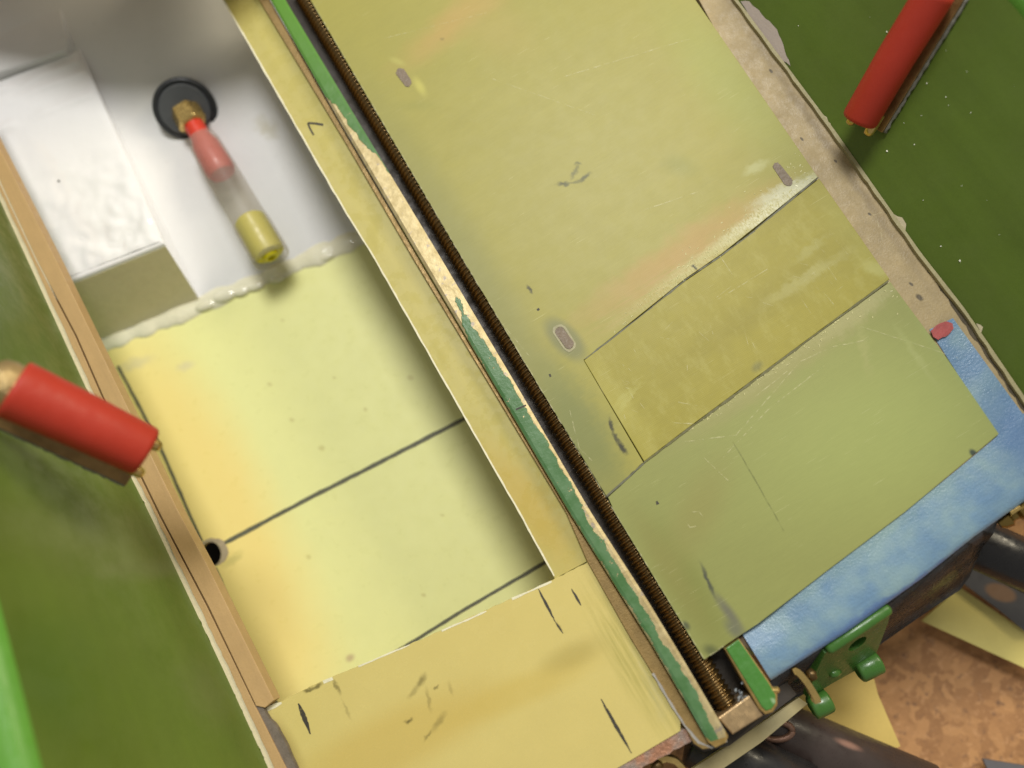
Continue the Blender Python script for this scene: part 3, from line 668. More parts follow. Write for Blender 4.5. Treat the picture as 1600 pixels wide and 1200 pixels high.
# ================================================================== cover plate of three panels
def plate_mat(name, base, stains_tones, streak=None, k=1.0):
    stains_tones = [dict(q, c=tuple(x * y for x, y in zip(q['c'], (0.69, 0.69, 0.62)))) for q in stains_tones]
    base = tuple(x * y for x, y in zip(base, (0.665, 0.655, 0.68)))
    s = surf(name, base, 0.50, var=0.035, scale=0.9, fine=0.03, bump=0.0, stains_tones=stains_tones, rvar=0.02, spec=0.32, streak=streak or (0.5, 0.8, 3.5, 0.05))
    # woven glass cloth and fine sanding marks
    w1 = s.n('ShaderNodeTexWave', {'Vector': s.pos, 'Scale': 9.0, 'Distortion': 1.5, 'Detail': 2.0}, bands_direction='X').outputs['Fac']
    w2 = s.n('ShaderNodeTexWave', {'Vector': s.pos, 'Scale': 9.0, 'Distortion': 1.5, 'Detail': 2.0}, bands_direction='Y').outputs['Fac']
    sc1 = s.noise(1.0, 2, vec=s.stretched(0.75, 1.2, 70)); sc2 = s.noise(1.0, 2, vec=s.stretched(0.15, 1.0, 60))
    h = s.math('ADD', s.math('MULTIPLY', s.math('ADD', w1, w2), 0.25), s.math('MULTIPLY', s.math('ADD', sc1, sc2), 0.5))
    bp = s.n('ShaderNodeBump', {'Strength': 0.05 * k, 'Distance': 0.01, 'Height': h}); s.link(bp.outputs[0], s.b.inputs['Normal'])
    col = s.b.inputs['Base Color'].links[0].from_socket
    sm = s.ramp(s.math('MULTIPLY', s.ramp(sc1, 0.66, 0.74), s.ramp(s.noise(0.8, 3), 0.45, 0.6)), 0, 1, 0, 0.38)
    wv = s.math('ADD', 1.0, s.math('MULTIPLY', s.math('SUBTRACT', s.math('ADD', w1, w2), 1.0), 0.028 * k))
    brush = s.noise(1.0, 5, 0.75, vec=s.stretched(0.62, 2.2, 45)); pt = s.noise(2.4, 6, 0.7)
    wv = s.math('ADD', wv, s.math('ADD', s.math('MULTIPLY', s.math('SUBTRACT', brush, 0.5), 0.24), s.math('MULTIPLY', s.math('SUBTRACT', pt, 0.5), 0.05 * k * k)))
    col = s.mix(1.0, col, s.n('ShaderNodeCombineColor', {0: wv, 1: wv, 2: wv}).outputs[0], 'MULTIPLY')
    s.link(s.mix(sm, col, (0.72, 0.70, 0.42)), s.b.inputs['Base Color'])
    s.b.inputs['Coat Weight'].default_value = 0.07; s.b.inputs['Coat Roughness'].default_value = 0.30
    return s
cover = thing('cover_plate', 'large translucent yellow green fibreglass cover of three panels beside the threaded rod', 'cover plate', at(1060, 500, -0.2))
GRN = (0.31, 0.335, 0.115)
rear_st = [st(seg(560, 120, 1010, 900), 55, (0.33, 0.335, 0.13), 0.75, 0.9), st(seg(860, 590, 960, 760), 50, (0.26, 0.29, 0.105), 0.8, 0.8, ragged=.4),  # dark bands by the rod: shade under the sheet put into the colour
           st(seg(640, 90, 790, -30), 36, (0.62, 0.42, 0.14), 0.75, 0.95, ragged=.5, rs=2), st(seg(1060, 30, 1240, 240), 70, (0.44, 0.475, 0.13), 0.6, 0.9),
           st(seg(900, 500, 1225, 285), 32, (0.60, 0.39, 0.15), 0.70, 0.9, ragged=.5, rs=3),
           st(seg(920, 525, 1190, 330), 26, (0.66, 0.42, 0.20), 0.5, 0.9, grain=(0.0, 1.2, 20)),
           st(seg(1040, 440, 1275, 283), 12, (0.62, 0.57, 0.28), 0.7, 0.9, ragged=.25, rs=8), st(seg(1180, 320, 1280, 275), 14, (0.76, 0.76, 0.58), 0.85, 0.7, ragged=.3, rs=9),
           st(seg(970, 500, 1260, 290), 15, (0.72, 0.68, 0.36), 0.8, 0.9, ragged=.2, rs=8, grain=(0.4, 34, 12)), st(seg(1130, 375, 1275, 282), 15, (0.95, 0.95, 0.76), 0.9, 0.8, ragged=.2, rs=8, grain=(0.4, 30, 12)),
           st(seg(1170, 268, 1195, 255), 10, (0.62, 0.62, 0.30), 0.8, 0.8, ragged=.2, rs=8), st(seg(650, 125, 662, 145), 9, (0.66, 0.62, 0.16), 0.85, 0.9), st(seg(612, 92, 630, 100), 7, (0.58, 0.55, 0.16), 0.7, 0.9),
           st(seg(866, 512, 900, 548), 24, (0.24, 0.255, 0.13), 0.75, 0.45), st(seg(1050, 255, 1075, 262), 22, (0.36, 0.37, 0.11), 0.5, 0.9),
           *[st(seg(*a_), w_, (0.06, 0.07, 0.04), k_, 0.8, ragged=.14, rs=9) for a_, w_, k_ in (((903, 259, 893, 278), 4.5, 0.55), ((872, 288, 890, 287), 4.5, 0.8), ((892, 286, 908, 284), 3.5, 0.5), ((908, 283, 920, 272), 5, 0.75), ((899, 256, 908, 256), 3, 0.5))],
           *[st(seg(*a_), w_, (0.05, 0.05, 0.035), k_, 0.7, ragged=.1, rs=12) for a_, w_, k_ in (((824, 447, 831, 457), 3.5, .85), ((953, 656, 957, 674), 4, .9), ((959, 678, 966, 690), 4, .8), ((966, 692, 978, 707), 5, .95), ((1082, 415, 1087, 419), 3.5, .9), ((690, 60, 692, 62), 3, .3))],
           st(seg(620, 165, 680, 165), 12, (0.40, 0.39, 0.10), .5, .9), st(seg(730, 15, 800, 60), 60, (0.55, 0.44, 0.14), .4, .9)]
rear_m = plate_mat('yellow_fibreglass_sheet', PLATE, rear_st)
base_m = surf('plate_underside', (0.16, 0.15, 0.05), 0.6)
gap = 1.2
prism('base_sheet', [(462, -50), (490, 0), (725, 400), (965, 800), (1100, 1020), (1130, 1000), (1174, 972), (1545, 682), (1380, 442), (1266, 278), (1078, 0), (1044, -50)], -0.076, 0.08, base_m, cover)
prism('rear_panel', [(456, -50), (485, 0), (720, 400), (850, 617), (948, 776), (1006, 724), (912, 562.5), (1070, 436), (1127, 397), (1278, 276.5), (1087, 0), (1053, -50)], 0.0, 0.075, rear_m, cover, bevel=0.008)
mid_st = [st(seg(1290, 300, 1400, 430), 40, (0.47, 0.44, 0.11), 0.7, 0.9, ragged=.4), st(seg(930, 580, 1010, 700), 34, (0.53, 0.48, 0.11), 0.8, 0.9, ragged=.8, rs=3),
          st(seg(1050, 580, 1350, 360), 30, (0.37, 0.325, 0.055), 0.7, 0.9, ragged=.5, rs=3), st(seg(1190, 480, 1330, 390), 12, (0.52, 0.49, 0.19), 0.7, 0.8, ragged=.4, rs=8),
          st(seg(1240, 410, 1290, 370), 8, (0.50, 0.47, 0.16), 0.7, 0.8, ragged=.3, rs=8), st(seg(1180, 576, 1186, 570), 8, (0.22, 0.22, 0.09), 0.7, 0.8),
          st(seg(1355, 415, 1385, 425), 14, (0.55, 0.53, 0.18), .8, .8, ragged=.3), st(seg(960, 640, 1000, 600), 9, (0.56, 0.53, 0.16), .7, .8, ragged=.5, rs=9)]
mid_m = plate_mat('olive_fibreglass_sheet', (0.445, 0.40, 0.06), mid_st, k=2.0)
pm = mid_m.math('MULTIPLY', mid_m.ramp(mid_m.noise(1.0, 6, 0.75, vec=mid_m.stretched(0.0, 3.4, 1.5)), 0.48, 0.66), 0.30)
mid_m.link(mid_m.mix(pm, mid_m.b.inputs['Base Color'].links[0].from_socket, (0.40, 0.375, 0.115)), mid_m.b.inputs['Base Color'])
prism('middle_panel', [(912.5, 563), (1071, 439), (1128, 400), (1280, 279), (1390, 436), (1262, 530), (1069, 673), (1006.5, 721)], 0.012, 0.085, mid_m, cover, bevel=0.010)
front_st = [st(seg(1090, 664, 1385, 450), 11, (0.66, 0.64, 0.36), 0.9, 0.8, ragged=.2, rs=8, grain=(0.4, 30, 12)), st(seg(1280, 530, 1385, 452), 16, (0.62, 0.62, 0.36), 0.9, 0.8, ragged=.3, rs=8, grain=(0.4, 26, 12)), st(seg(1250, 720, 1560, 600), 150, (0.445, 0.51, 0.18), 0.7, 0.9), st(seg(1060, 690, 1400, 445), 26, (0.42, 0.40, 0.17), 0.8, 0.8, ragged=.3),
            st(seg(1290, 520, 1390, 450), 20, (0.48, 0.46, 0.22), 0.85, 0.9, ragged=.6, rs=6), st(seg(1340, 500, 1360, 590), 8, (0.46, 0.47, 0.19), 0.6, 0.9, ragged=.3), st(seg(1400, 510, 1465, 605), 6, (0.46, 0.50, 0.20), 0.75, 0.9, ragged=.2),
            st(seg(1030, 830, 1130, 1010), 34, (0.285, 0.305, 0.085), 0.8, 0.8), st(seg(990, 800, 1100, 980), 24, (0.33, 0.32, 0.10), .7, .9),  # darker by the rod: shade below put into the colour
            st(seg(1118, 930, 1160, 985), 9, (0.20, 0.20, 0.16), 0.9, 0.9), st(seg(1095, 880, 1118, 935), 3.5, (0.09, 0.10, 0.08), 0.95, 0.8, ragged=.1), st(seg(1140, 975, 1155, 992), 12, (0.19, 0.20, 0.16), .8, .9),  # dark diagonal: shade beneath the panel painted into its colour
            st(seg(1106, 1015, 1116, 1018), 10, (0.12, 0.14, 0.06), 0.8, 0.9), st(seg(1070, 975, 1074, 980), 6, (0.10, 0.12, 0.08), 0.85, 0.8),
            st(seg(1060, 860, 1120, 740), 40, (0.36, 0.345, 0.115), 0.7, 0.9), st(seg(1519, 706, 1523, 710), 5.5, (0.05, 0.075, 0.07), 0.95, 0.6),
            st(seg(1420, 480, 1560, 670), 10, (0.40, 0.46, 0.17), 0.7, 0.9)]
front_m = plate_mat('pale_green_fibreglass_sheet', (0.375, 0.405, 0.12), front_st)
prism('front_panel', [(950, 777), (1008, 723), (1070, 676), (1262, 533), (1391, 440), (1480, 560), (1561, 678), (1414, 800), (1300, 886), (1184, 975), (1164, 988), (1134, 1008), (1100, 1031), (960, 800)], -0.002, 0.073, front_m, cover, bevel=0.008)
# dark cuts along the two seams
lines('seam_line', [[(914, 561), (1000, 495), (1071, 437.5)], [(1070, 437.5), (1128, 398.5), (1180, 360)], [(1180, 359), (1279, 277)]], 2.0, 0.0135, pencil, cover, jit=.6)
lines('seam_line', [[(1006, 723), (1070, 674.5), (1160, 608), (1262, 531.5), (1388, 439)]], 3.0, 0.0135, surf('olive_seam', (0.12, 0.115, 0.04), .6, var=.4, scale=3), cover, jit=.5)
lines('pencil_line', [[(948, 776), (975, 752), (1005, 724)]], 4, 0.003, smudge, cover); lines('pencil_line', [[(1145, 690), (1180, 750), (1225, 830)]], 2, 0.003, faint, cover)
lines('pencil_line', [[(948, 775), (1006, 724)]], 2.2, 0.004, pencil, cover, jit=.5)
lines('cut_edge', [[(487, 2), (721, 401), (960, 799), (1100, 1029)]], 1.8, 0.001, scratch_m, cover)
lines('cut_edge', [[(1101, 1030), (1134, 1007)]], 2.5, 0.002, scratch_m, cover)
# hand-written mark, ink spots
lines('ink_spot', [[(858, 587), (861, 586)], [(840, 482), (842, 485)], [(1026, 783), (1028, 788)]], 4, 0.003, ink, cover, jit=.4)
# bright adhesive crumbs along the seams
bm = bmesh.new()
for k in range(260):
    if random.random() < .62:
        t = random.random() ** .8; x = 960 + 318 * t; y = 523 - 246 * t; d = abs(random.gauss(0, 10 + 12 * t)) + 1
        x -= .55 * d; y -= .8 * d
    else:
        t = random.random(); x = 1070 + 318 * t; y = 673 - 236 * t; d = abs(random.gauss(0, 3 + 14 * t * t)) + 3; x += .55 * d; y += .8 * d
    L_ = random.uniform(.7, 1.9); w_ = random.uniform(.4, .7); a0 = random.gauss(-1.05, .5)
    cx, cy = math.cos(a0) * L_, math.sin(a0) * L_; nx, ny = -math.sin(a0) * w_, math.cos(a0) * w_
    zz = 0.003
    bm.faces.new([bm.verts.new(at(x + sx * cx + sy * nx, y + sx * cy + sy * ny, zz + (0.008 if sx > 0 else 0))) for sx, sy in ((-1, -1), (1, -1), (1, 1), (-1, 1))])
link('adhesive_crumbs', bm, surf('pale_adhesive', (0.62, 0.59, 0.30), 0.25, var=.2, bump=0), cover, kind='stuff')
# scratches
bm = bmesh.new()
def sc_line(pts, w_, z=0.004): add_line(bm, pts, w_, z, .4)
for pts, w_, z in (([(1070, 690), (1150, 680), (1250, 565), (1300, 542), (1360, 530)], 1.6, .004), ([(1130, 715), (1200, 640), (1290, 570)], 1.6, .004), ([(1100, 715), (1128, 742)], 1.5, .004), ([(1120, 735), (1138, 751)], 1.5, .004),
                   ([(1081, 800), (1092, 799), (1098, 807)], 1.5, .004), ([(1072, 815), (1078, 824), (1090, 822)], 1.5, .004), ([(1060, 628), (1090, 634)], 1.4, .0155), ([(1042, 660), (1085, 662)], 1.4, .0155), ([(1125, 400), (1146, 432)], 1.4, .0155), ([(1135, 460), (1200, 420)], 1.3, .0155),
                   ([(1000, 330), (1090, 300)], 1.2, .004), ([(880, 120), (1080, 60)], 1.2, .004), ([(1180, 620), (1230, 580)], 1.3, .004), ([(780, 500), (830, 560)], 1.2, .004), ([(890, 640), (905, 700), (925, 720)], 1.3, .004), ([(1345, 510), (1500, 560)], 1.2, .004), ([(760, 120), (930, 180)], 1, .004), ([(600, 60), (760, 20)], 1, .004)):
    sc_line(pts, w_, z)
for k in range(46):
    x = random.uniform(930, 1380); y = 640 - (x - 930) * .62 + random.uniform(-60, 60); a0 = random.choice((.9, 1.1, -.6, .2)) + random.gauss(0, .2); L_ = random.uniform(8, 30)
    sc_line([(x, y), (x + L_ * math.cos(a0), y + L_ * math.sin(a0))], random.uniform(.5, 1.0), .0155)
link('scratches', bm, scratch_m, cover, kind='stuff')
# slot-shaped pegs
def stadium(cx, cy, L_, w_, ang, n=8, j=0.0):
    c_, s_ = math.cos(ang), math.sin(ang); P = []
    for k in range(n + 1): a = -math.pi / 2 + math.pi * k / n; P.append((L_ / 2 + w_ / 2 * math.cos(a), w_ / 2 * math.sin(a)))
    for k in range(n + 1): a = math.pi / 2 + math.pi * k / n; P.append((-L_ / 2 + w_ / 2 * math.cos(a), w_ / 2 * math.sin(a)))
    return [(cx + x * c_ - y * s_ + random.uniform(-j, j), cy + x * s_ + y * c_ + random.uniform(-j, j)) for x, y in P]
peg_m = surf('grey_brown_peg', (0.185, 0.14, 0.095), 0.55, var=0.3, scale=6, bump=0.5, bscale=20)
for cx, cy, L_, w_, a in ((631, 120, 20, 13, .93), (1223, 272, 28, 14, .93), (882, 528, 24, 15, .98)):
    prism('peg', stadium(cx, cy, L_, w_, a, j=1.1), 0.010, 0.05, peg_m, cover, bevel=0.004)
prism('peg_rim', stadium(882, 528, 27, 21, .98, j=1.0), 0.006, 0.02, surf('pale_rim', (.33, .31, .18), .6, var=.3, scale=8), cover, holes=[stadium(882, 528, 24, 15.5, .98)])

# ================================================================== supports beneath the cover plate
prism('deck_frame', [(530, -60), (770, 400), (1010, 800), (1148, 1000), (1180, 985), (1600, 690), (1640, 735), (1500, 840), (1420, 895), (1300, 975), (1208, 1040), (1150, 1000), (1005, 790), (765, 395)], -0.18, 0.8, surf('frame_timber', (0.12, 0.085, 0.05), 0.7), hull)

# ================================================================== masking tape
tape_m = surf('blue_masking_tape', (0.135, 0.24, 0.375), 0.30, var=0.14, scale=1.6, fine=0.10, bump=0.55, bscale=22, spec=0.5, rvar=0.08, streak=(0.55, 3, 30, 0.26), tint=((0.235, 0.35, 0.375), 0.9),
              stains_tones=[st(seg(1210, 1060, 1610, 796), 8, (0.085, 0.155, 0.36), 0.8, 0.8, ragged=.3, rs=3), st(seg(1180, 990, 1560, 690), 12, (0.18, 0.28, 0.28), 0.5, 0.8, ragged=.3, rs=3), st(seg(1560, 640, 1620, 740), 40, (0.10, 0.19, 0.37), .6, .9)])
bm = bmesh.new()
# lower band, gently rolled over at the outer edge
up = [(1160, 991), (1184, 974), (1300, 886), (1414, 799), (1490, 738), (1556, 683), (1640, 612)]
lo = [(1205, 1063), (1228, 1048), (1325, 986), (1440, 904), (1520, 840), (1602, 782), (1700, 712)]
a_, b_ = lerp2(up, 40), ragged(lerp2(lo, 40), 1e6, 0)[:40]
prof = [(0, -.058), (.1, -.052), (.2, -.048), (.32, -.046), (.45, -.046), (.58, -.049), (.7, -.055), (.8, -.066), (.88, -.085), (.94, -.108), (.97, -.13), (1.0, -.19)]
rows = [[at(p[0] + (q[0] - p[0]) * t, p[1] + (q[1] - p[1]) * t, z + .012 * math.sin(i * .9) * t - .105 * max(0, 1 - t / .5) * math.exp(-((i - 2.0) / 3.6) ** 2)) for i, (p, q) in enumerate(zip(a_, b_))] for t, z in prof]
grid(bm, rows)
tape = thing('masking_tape', 'blue masking tape along the lower end and corner of the cover plate', 'tape', at(1400, 880, -0.2))
link('tape_strip', bm, tape_m, tape, smooth=True)
bm = bmesh.new(); ti, to = lerp2([(1452, 515), (1500, 590), (1556, 679), (1600, 742), (1640, 800)], 24), lerp2([(1489, 497), (1545, 574), (1602, 652), (1650, 718), (1690, 775)], 24)
grid(bm, [[at(p[0] + (q[0] - p[0]) * t, p[1] + (q[1] - p[1]) * t, (-.088 if i < 14 else -.088 + .026 * min(1, (i - 13) / 4)) * (1 - t) - .03 * t - (.032 * t if i > 14 else 0) + .008 * math.sin(i * .8 + t * 3)) for i, (p, q) in enumerate(zip(ti, to))] for t in (0, .15, .3, .5, .7, .85, 1)])
link('tape_strip', bm, tape_m, tape, smooth=True)
prism('red_patch', ragged([(1454, 517), (1465, 507), (1479, 502), (1488, 505), (1490, 513), (1482, 523), (1466, 531), (1458, 526)], 4, 1.0, True), -0.022, 0.008,
      surf('red_marker', (0.33, 0.055, 0.05), 0.5, var=.4, scale=8, bump=.3), tape)

# ================================================================== transom end with its fittings
tr_m = surf('black_glossy_sheet', (0.030, 0.029, 0.028), 0.22, var=0.4, scale=2, bump=0.5, bscale=3, bdist=.06, tint=((0.085, 0.087, 0.095), 0.6))
bm = bmesh.new()
Tt = lerp2([(1190, 1072), (1230, 1047), (1325, 985), (1440, 903), (1520, 840), (1560, 812)], 16); Tm = lerp2([(1215, 1085), (1252, 1068), (1345, 1010), (1455, 925), (1520, 875), (1553, 833)], 16); Tb = lerp2([(1232, 1099), (1270, 1076), (1360, 1018), (1450, 955), (1509, 916), (1536, 852)], 16)
grid(bm, [[at(*p, -.3) for p in Tt], [at(*p, -1.6) for p in Tm], [at(*p, -3.0) for p in Tb]])
bmesh.ops.solidify(bm, geom=bm.faces[:], thickness=0.06)
link('end_sheet', bm, tr_m, hull, smooth=True)
khaki = surf('khaki_sheet', (0.36, 0.31, 0.16), 0.5, var=0.2, scale=2, bump=0.2)
prism('bottom_sheet', [(1010, 1250), (1090, 1196), (1180, 1136), (1248, 1090), (1262, 1100), (1190, 1160), (1110, 1215), (1040, 1265)], -1.2, 0.12, khaki, hull, bevel=0.01)
prism('end_panel', [(1000, 1200), (1075, 1160), (1100, 1175), (1140, 1165), (1200, 1120), (1245, 1085), (1225, 1060), (1190, 1080), (1100, 1120), (960, 1180)], -1.0, 0.15, bottom_m, hull)
# green clevis bracket
gb = surf('green_bracket_paint', (0.045, 0.135, 0.022), 0.32, var=0.15, scale=3, bump=0.25, bscale=8)
br = thing('clevis_bracket', 'green painted bracket with a round hole and two stubby lugs below the tape', 'bracket', at(1330, 1020, -1.2))
Q0_, Q1_, Q3_ = at(1289, 1021, -.36), at(1392, 951, -.36), at(1366, 1030, -1.95)
qn0 = (Q1_ - Q0_).cross(Q3_ - Q0_).normalized()
Q = [on_plane(x, y, Q0_, qn0) for x, y in ((1289, 1021), (1392, 951), (1388, 972), (1366, 1030), (1340, 1046), (1300, 1068), (1262, 1092), (1272, 1056))]
qn = (Q[1] - Q[0]).cross(Q[3] - Q[0]).normalized(); qn = qn if qn.dot(-F) > 0 else -qn
Q = [p - qn * (p - Q[0]).dot(qn) for p in Q]
hc = on_plane(1340, 1006, Q[0], qn); hx, hy, _ = frame(qn)
bm = bmesh.new()
loop = [bm.verts.new(p) for p in Q]; hl = [bm.verts.new(hc + (hx * math.cos(2 * math.pi * k / 20) + hy * math.sin(2 * math.pi * k / 20)) * .20) for k in range(20)]
ee = [bm.edges.new((l[i], l[(i + 1) % len(l)])) for l in (loop, hl) for i in range(len(l))]
bmesh.ops.triangle_fill(bm, edges=ee, use_beauty=True, use_dissolve=False)
ex = bmesh.ops.extrude_face_region(bm, geom=bm.faces[:]); bmesh.ops.translate(bm, verts=[g for g in ex['geom'] if isinstance(g, bmesh.types.BMVert)], vec=-qn * .14)
link('web', bm, gb, br)
bm = bmesh.new(); add_tube(bm, [at(1291 + 99 * t, 1016 - 67 * t, -.33) for t in (0, .02, .05, .5, .95, .98, 1)], [.06, .095, .115, .118, .115, .095, .06], 16); link('top_bar', bm, gb, br, smooth=True)
for x0, y0, x1, y1 in ((1338, 1050, 1375, 1032), (1266, 1108, 1297, 1092)):
    p, q = at(x0, y0, -1.85), at(x1, y1, -1.85)
    bm = bmesh.new(); L_ = (q - p).length; add_lathe(bm, p, q - p, [(0.04, .10), (.005, .15), (0.03, .215), (.07, .235), (L_ - .06, .235), (L_ - .02, .215), (L_, .16)], 24); link('lug', bm, gb, br, smooth=True)
bm = bmesh.new(); add_tube(bm, [on_plane(1298 + 14 * t, 1053 - 3 * t, Q0_, qn0) for t in (0, .3, .6, 1)], [.06, .09, .09, .05], 10); link('weld_bead', bm, gb, br, smooth=True)
# brass eyelets
def eyelet(label, pts, z0, z1, wpx, th):
    e = thing('brass_eyelet', label, 'eyelet', at(*pts[len(pts) // 2], min(z0, z1)), 'small brass eyelets at the end')
    bm = bmesh.new(); P = lerp2(pts, 18)
    top = [at(p[0], p[1], z0 + (z1 - z0) * i / 17) for i, p in enumerate(P)]
    rows = []
    for i, p in enumerate(top):
        d = (top[min(17, i + 1)] - top[max(0, i - 1)]).normalized(); sd = d.cross(Vector((0, 0, 1))).normalized() * (wpx / 160)
        rows.append([p - sd, p + sd, p + sd - Vector((0, 0, th)), p - sd - Vector((0, 0, th)), p - sd])
    grid(bm, rows); bmesh.ops.remove_doubles(bm, verts=bm.verts, dist=1e-5); bmesh.ops.holes_fill(bm, edges=bm.edges[:])
    o = link('band', bm, brass, e)
    return e
e1 = eyelet('curved brass eyelet standing beside the green bracket', [(1240, 1050), (1244, 1048), (1251, 1054), (1261, 1066), (1270, 1080), (1277, 1092), (1279, 1099)], -.25, -.5, 9, .30)
bm = bmesh.new(); add_lathe(bm, at(1263, 1046, -.45), at(1269, 1056, -.45) - at(1263, 1046, -.45), [(0, .06), (.10, .10), (.2, .06)], 12); link('pin', bm, dark_metal, e1, smooth=True)
e2 = eyelet('curved brass eyelet at the lower edge below the copper edged amber plate', [(1028, 1190), (1042, 1186), (1056, 1190), (1066, 1200), (1072, 1216)], -.42, -.5, 8, .25)
bm = bmesh.new(); add_lathe(bm, at(1026, 1194, -.55), Vector((0, 0, 1)), [(0, .10), (.12, .12), (.2, .06)], 10); link('pin', bm, dark_metal, e2, smooth=True)
kb = thing('brass_fitting', 'small dark brass fitting with a bright glint at the right edge below the tape', 'fitting', at(1588, 806, -.5))
bm = bmesh.new(); add_lathe(bm, at(1560, 818, -.5), at(1610, 788, -.35) - at(1560, 818, -.5), [(0, .10), (.08, .15), (.2, .17), (.26, .11), (.34, .11), (.4, .2), (.75, .22)], 20); o = link('stem', bm, surf('dark_polished_brass', (.25, .17, .05), .2, .9, bump=.3, bscale=8), kb); smooth_by_angle(o, 50)
bm = bmesh.new(); add_box(bm, at(1586, 797, -.2), RT * .09 + UP * .06, (UP - RT * .6) * .03, -F * .03, .01); link('bright_tab', bm, brass, kb)

# ================================================================== red sleeved handles on the bulwarks
red_m = surf('red_shrink_sleeve', (0.40, 0.032, 0.015), 0.55, var=0.10, scale=2, fine=0.04, bump=0.25, bscale=40, spec=0.35)
brown_br = surf('brown_brass_plate', (0.26, 0.155, 0.055), 0.40, 0.55, var=0.75, scale=2.2, bump=0.4, bscale=16)
def handle(label, p0, p1, r0, r1, side, n, plate_off, cap_len, ext):
    """side: unit vector across the plate, n: away from the wall"""
    h = thing('red_sleeved_handle', label, 'handle', (p0 + p1) / 2 - n * (r0 + .1), 'red sleeved handles on the green walls')
    a = (p1 - p0); L_ = a.length; a.normalize()
    bm = bmesh.new(); e = .05
    add_lathe(bm, p0, a, [(0, r0 * .72), (.0, r0 * .90), (.03, r0 * .97), (.08, r0), (L_ * .5, (r0 + r1) / 2), (L_ - .10, r1), (L_ - .02, r1 * 1.0), (L_, r1 * .95), (L_ - .03, r1 * .80)], 40)
    # a soft dent so the sleeve is not a perfect cylinder
    for v in bm.verts:
        t = (v.co - p0).dot(a); v.co += n * .012 * math.sin(t * 2.1) + side * .01 * math.sin(t * 3.7)
    o = link('sleeve', bm, red_m, h); smooth_by_angle(o, 50)
    c0 = (p0 + p1) / 2 + plate_off
    bm = bmesh.new(); add_box(bm, c0 + a * ext, a * (L_ / 2 + .06), side * (r0 * .92), n * .035, .012); link('backing_plate', bm, brown_br, h)
    bm = bmesh.new(); P = []
    for i in range(40):
        t = i / 39 - .5; P.append(c0 + a * (ext + t * (L_ + .1)) + side * (r0 * .96 + random.uniform(-.01, .01)) - n * .04)
    add_tube(bm, P, [random.uniform(.025, .045) for _ in P], 8); link('glue_bead', bm, grey_putty, h, smooth=True)
    bm = bmesh.new()
    for s_ in (-.62, .62):
        add_tube(bm, [p0 + side * r0 * s_ + plate_off * .35 + a * t for t in (.25, -.08, -.15, -.18)], [.10, .10, .085, .04], 14)
        o = None
    link('brass_prong', bm, brass, h, smooth=True)
    bm = bmesh.new(); add_lathe(bm, p1 - a * .1, a, [(0, r1 * .78), (.1 + cap_len * .4, r1 * .80), (.1 + cap_len * .8, r1 * .72), (.1 + cap_len, r1 * .55), (.1 + cap_len * .8, r1 * .40), (.1 + cap_len * .7, r1 * .2)], 28)
    o = link('end_cap', bm, surf('worn_bronze_cap', (.40, .29, .13), .38, .7, var=.45, scale=4, bump=.9, bscale=5, bdist=.08), h); smooth_by_angle(o, 50)
    return h
wn = (rowsR[-1][18] - rowsR[0][18]).cross(rowsR[0][22] - rowsR[0][18]).normalized(); wn = wn if wn.x < 0 else -wn
def off_wall(px, py, h):
    q = right_wall(px, py, 0) or right_wall(1420, 40, 0); tc = (CAM - q).normalized()
    return q + tc * (h / tc.dot(wn))
p0 = off_wall(1342, 189, .47); pm = off_wall(1424, 50, .47); p1 = p0 + (pm - p0) * 1.42
a = (p1 - p0).normalized(); nv = (wn - a * wn.dot(a)).normalized(); sd = a.cross(nv); sd = sd if sd.dot(RT) > 0 else -sd
handle('red sleeved handle on the dark green right wall at the top right', p0, p1, 28 * dist_at(p0) / FPX, 31 * dist_at(p1) / FPX, sd, nv, sd * .07 - nv * .38, .10, .0)
p0, p1 = at(229, 706, 3.0), at(20, 606, 4.3)
a = (p1 - p0).normalized(); view = (CAM - (p0 + p1) / 2).normalized()
sd = (-RT * .43 - UP * .9); sd = (sd - a * sd.dot(a)).normalized(); nv = a.cross(sd); nv = nv if nv.dot(view) > 0 else -nv
r0 = 40 * dist_at(p0) / FPX; r1 = 48 * dist_at(p1) / FPX
handle('red sleeved handle on the left green wall overlapping the brown wood edge', p0, p1, r0, r1, sd, nv, sd * .36 - nv * .40, .35, .0)

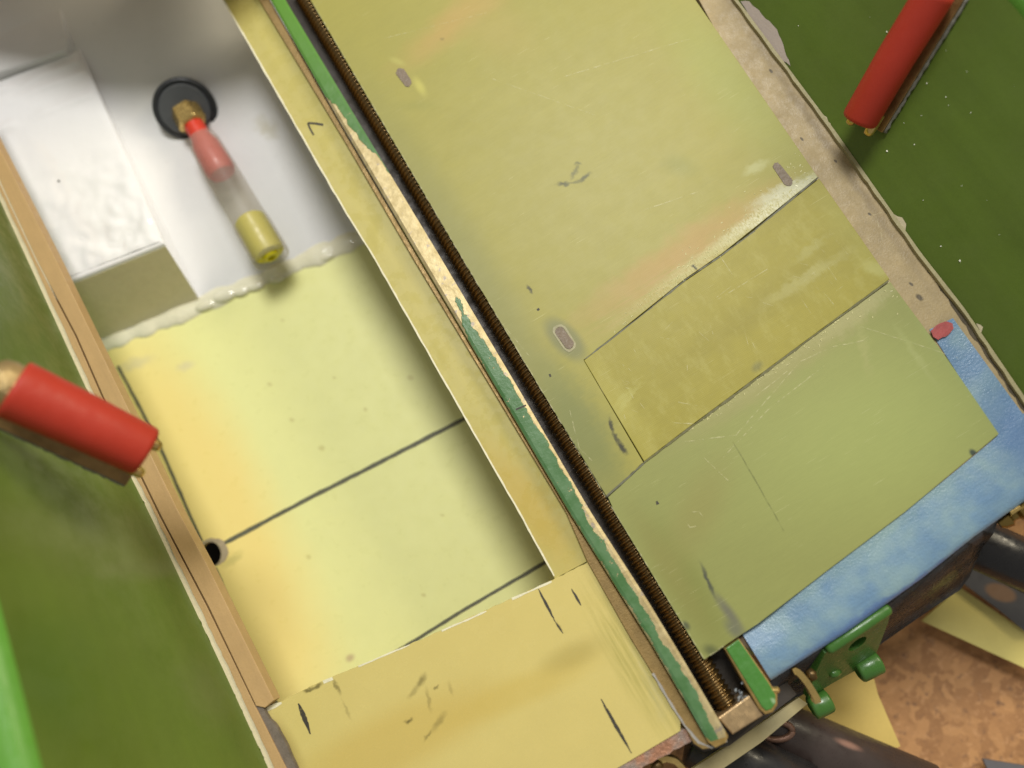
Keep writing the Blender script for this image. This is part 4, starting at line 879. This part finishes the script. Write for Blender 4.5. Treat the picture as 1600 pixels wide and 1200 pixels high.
# ================================================================== things lying on the table
yellow_card = surf('yellow_card', (0.62, 0.46, 0.13), 0.6, var=0.05, scale=1, bump=0.05)
zc = ZT + .06
o = prism('yellow_sheet', [(1150, 1110), (1350, 1000), (1372, 1085), (1407, 1166), (1365, 1184), (1290, 1160), (1225, 1128)], zc + 1.6, 0.06, yellow_card, label='mustard yellow sheet with slanted end under the green bracket', cat='sheet')
o = prism('yellow_strip', [(1440, 970), (1500, 918), (1640, 1012), (1680, 1080)], zc + .6, 0.08, surf('bright_yellow_card', (0.70, 0.60, 0.19), 0.6, var=0.04, bump=0.05), label='bright yellow strip lying on the cork at the right', cat='strip')
o = prism('grey_plate', [(1490, 900), (1545, 840), (1660, 900), (1660, 990), (1600, 985), (1560, 952)], zc + .8, 0.05, surf('grey_plastic', (0.085, 0.085, 0.095), 0.5, var=0.1, bump=0.1, stains_tones=[st(seg(1552, 922, 1575, 930, zc + .8), 17, (.25, .15, .09), .9, .3)]), label='dark grey plate with a brown spot beside the black tube', cat='plate')
bm = bmesh.new(); p, q = at(1490, 832, -3.6), at(1720, 938, -3.6); L_ = (q - p).length
add_lathe(bm, p, q - p, [(0, .3), (.02, .5), (.1, .56), (L_, .56)], 40)
o = link('black_tube', bm, surf('black_shiny_tube', (0.018, 0.018, 0.022), 0.3, var=.2, bump=.05), smooth=True, label='shiny black tube at the right edge above the grey plate', cat='tube')
pipe = thing('dark_pipe', 'dark pipe with pinkish painted highlight streak along the bottom edge', 'pipe', at(1290, 1180, -4.5))
bm = bmesh.new(); p, q = at(1150, 1112, -4.0), at(1450, 1240, -4.0); L_ = (q - p).length
add_lathe(bm, p, q - p, [(0, .3), (.03, .58), (.2, .62), (L_, .62)], 36); link('tube', bm, surf('brown_black_pipe', (0.05, 0.036, 0.032), 0.38, var=.4, bump=.1, stains_tones=[st(seg(1310, 1158, 1345, 1172, -3.4), 6, (.34, .19, .14), .8, .8)]), pipe, smooth=True)  # pinkish highlight streak put into the pipe's colour
bm = bmesh.new(); rp = []
for k in range(25): a0 = 2 * math.pi * k / 24; rp.append(at(1212 + 26 * math.cos(a0), 1142 + 14 * math.sin(a0), -3.35))
add_tube(bm, rp, .07, 8); link('collar', bm, surf('copper_collar', (.30, .17, .12), .35, .4), pipe, smooth=True)
bm = bmesh.new(); p, q = at(1080, 1150, -3.2), at(1260, 1240, -3.2); L_ = (q - p).length
add_lathe(bm, p, q - p, [(0, .4), (.05, .6), (L_, .6)], 32); link('black_sleeve', bm, black_plastic, smooth=True, label='black round sleeve low under the bottom edge of the hull', cat='sleeve')
prism('grey_bar', [(1536, 1186), (1660, 1206), (1680, 1260), (1560, 1240)], zc + .4, 0.1, surf('grey_bar_plastic', (0.12, 0.115, 0.125), 0.5), label='grey bar just showing at the bottom right corner on the cork', cat='bar')
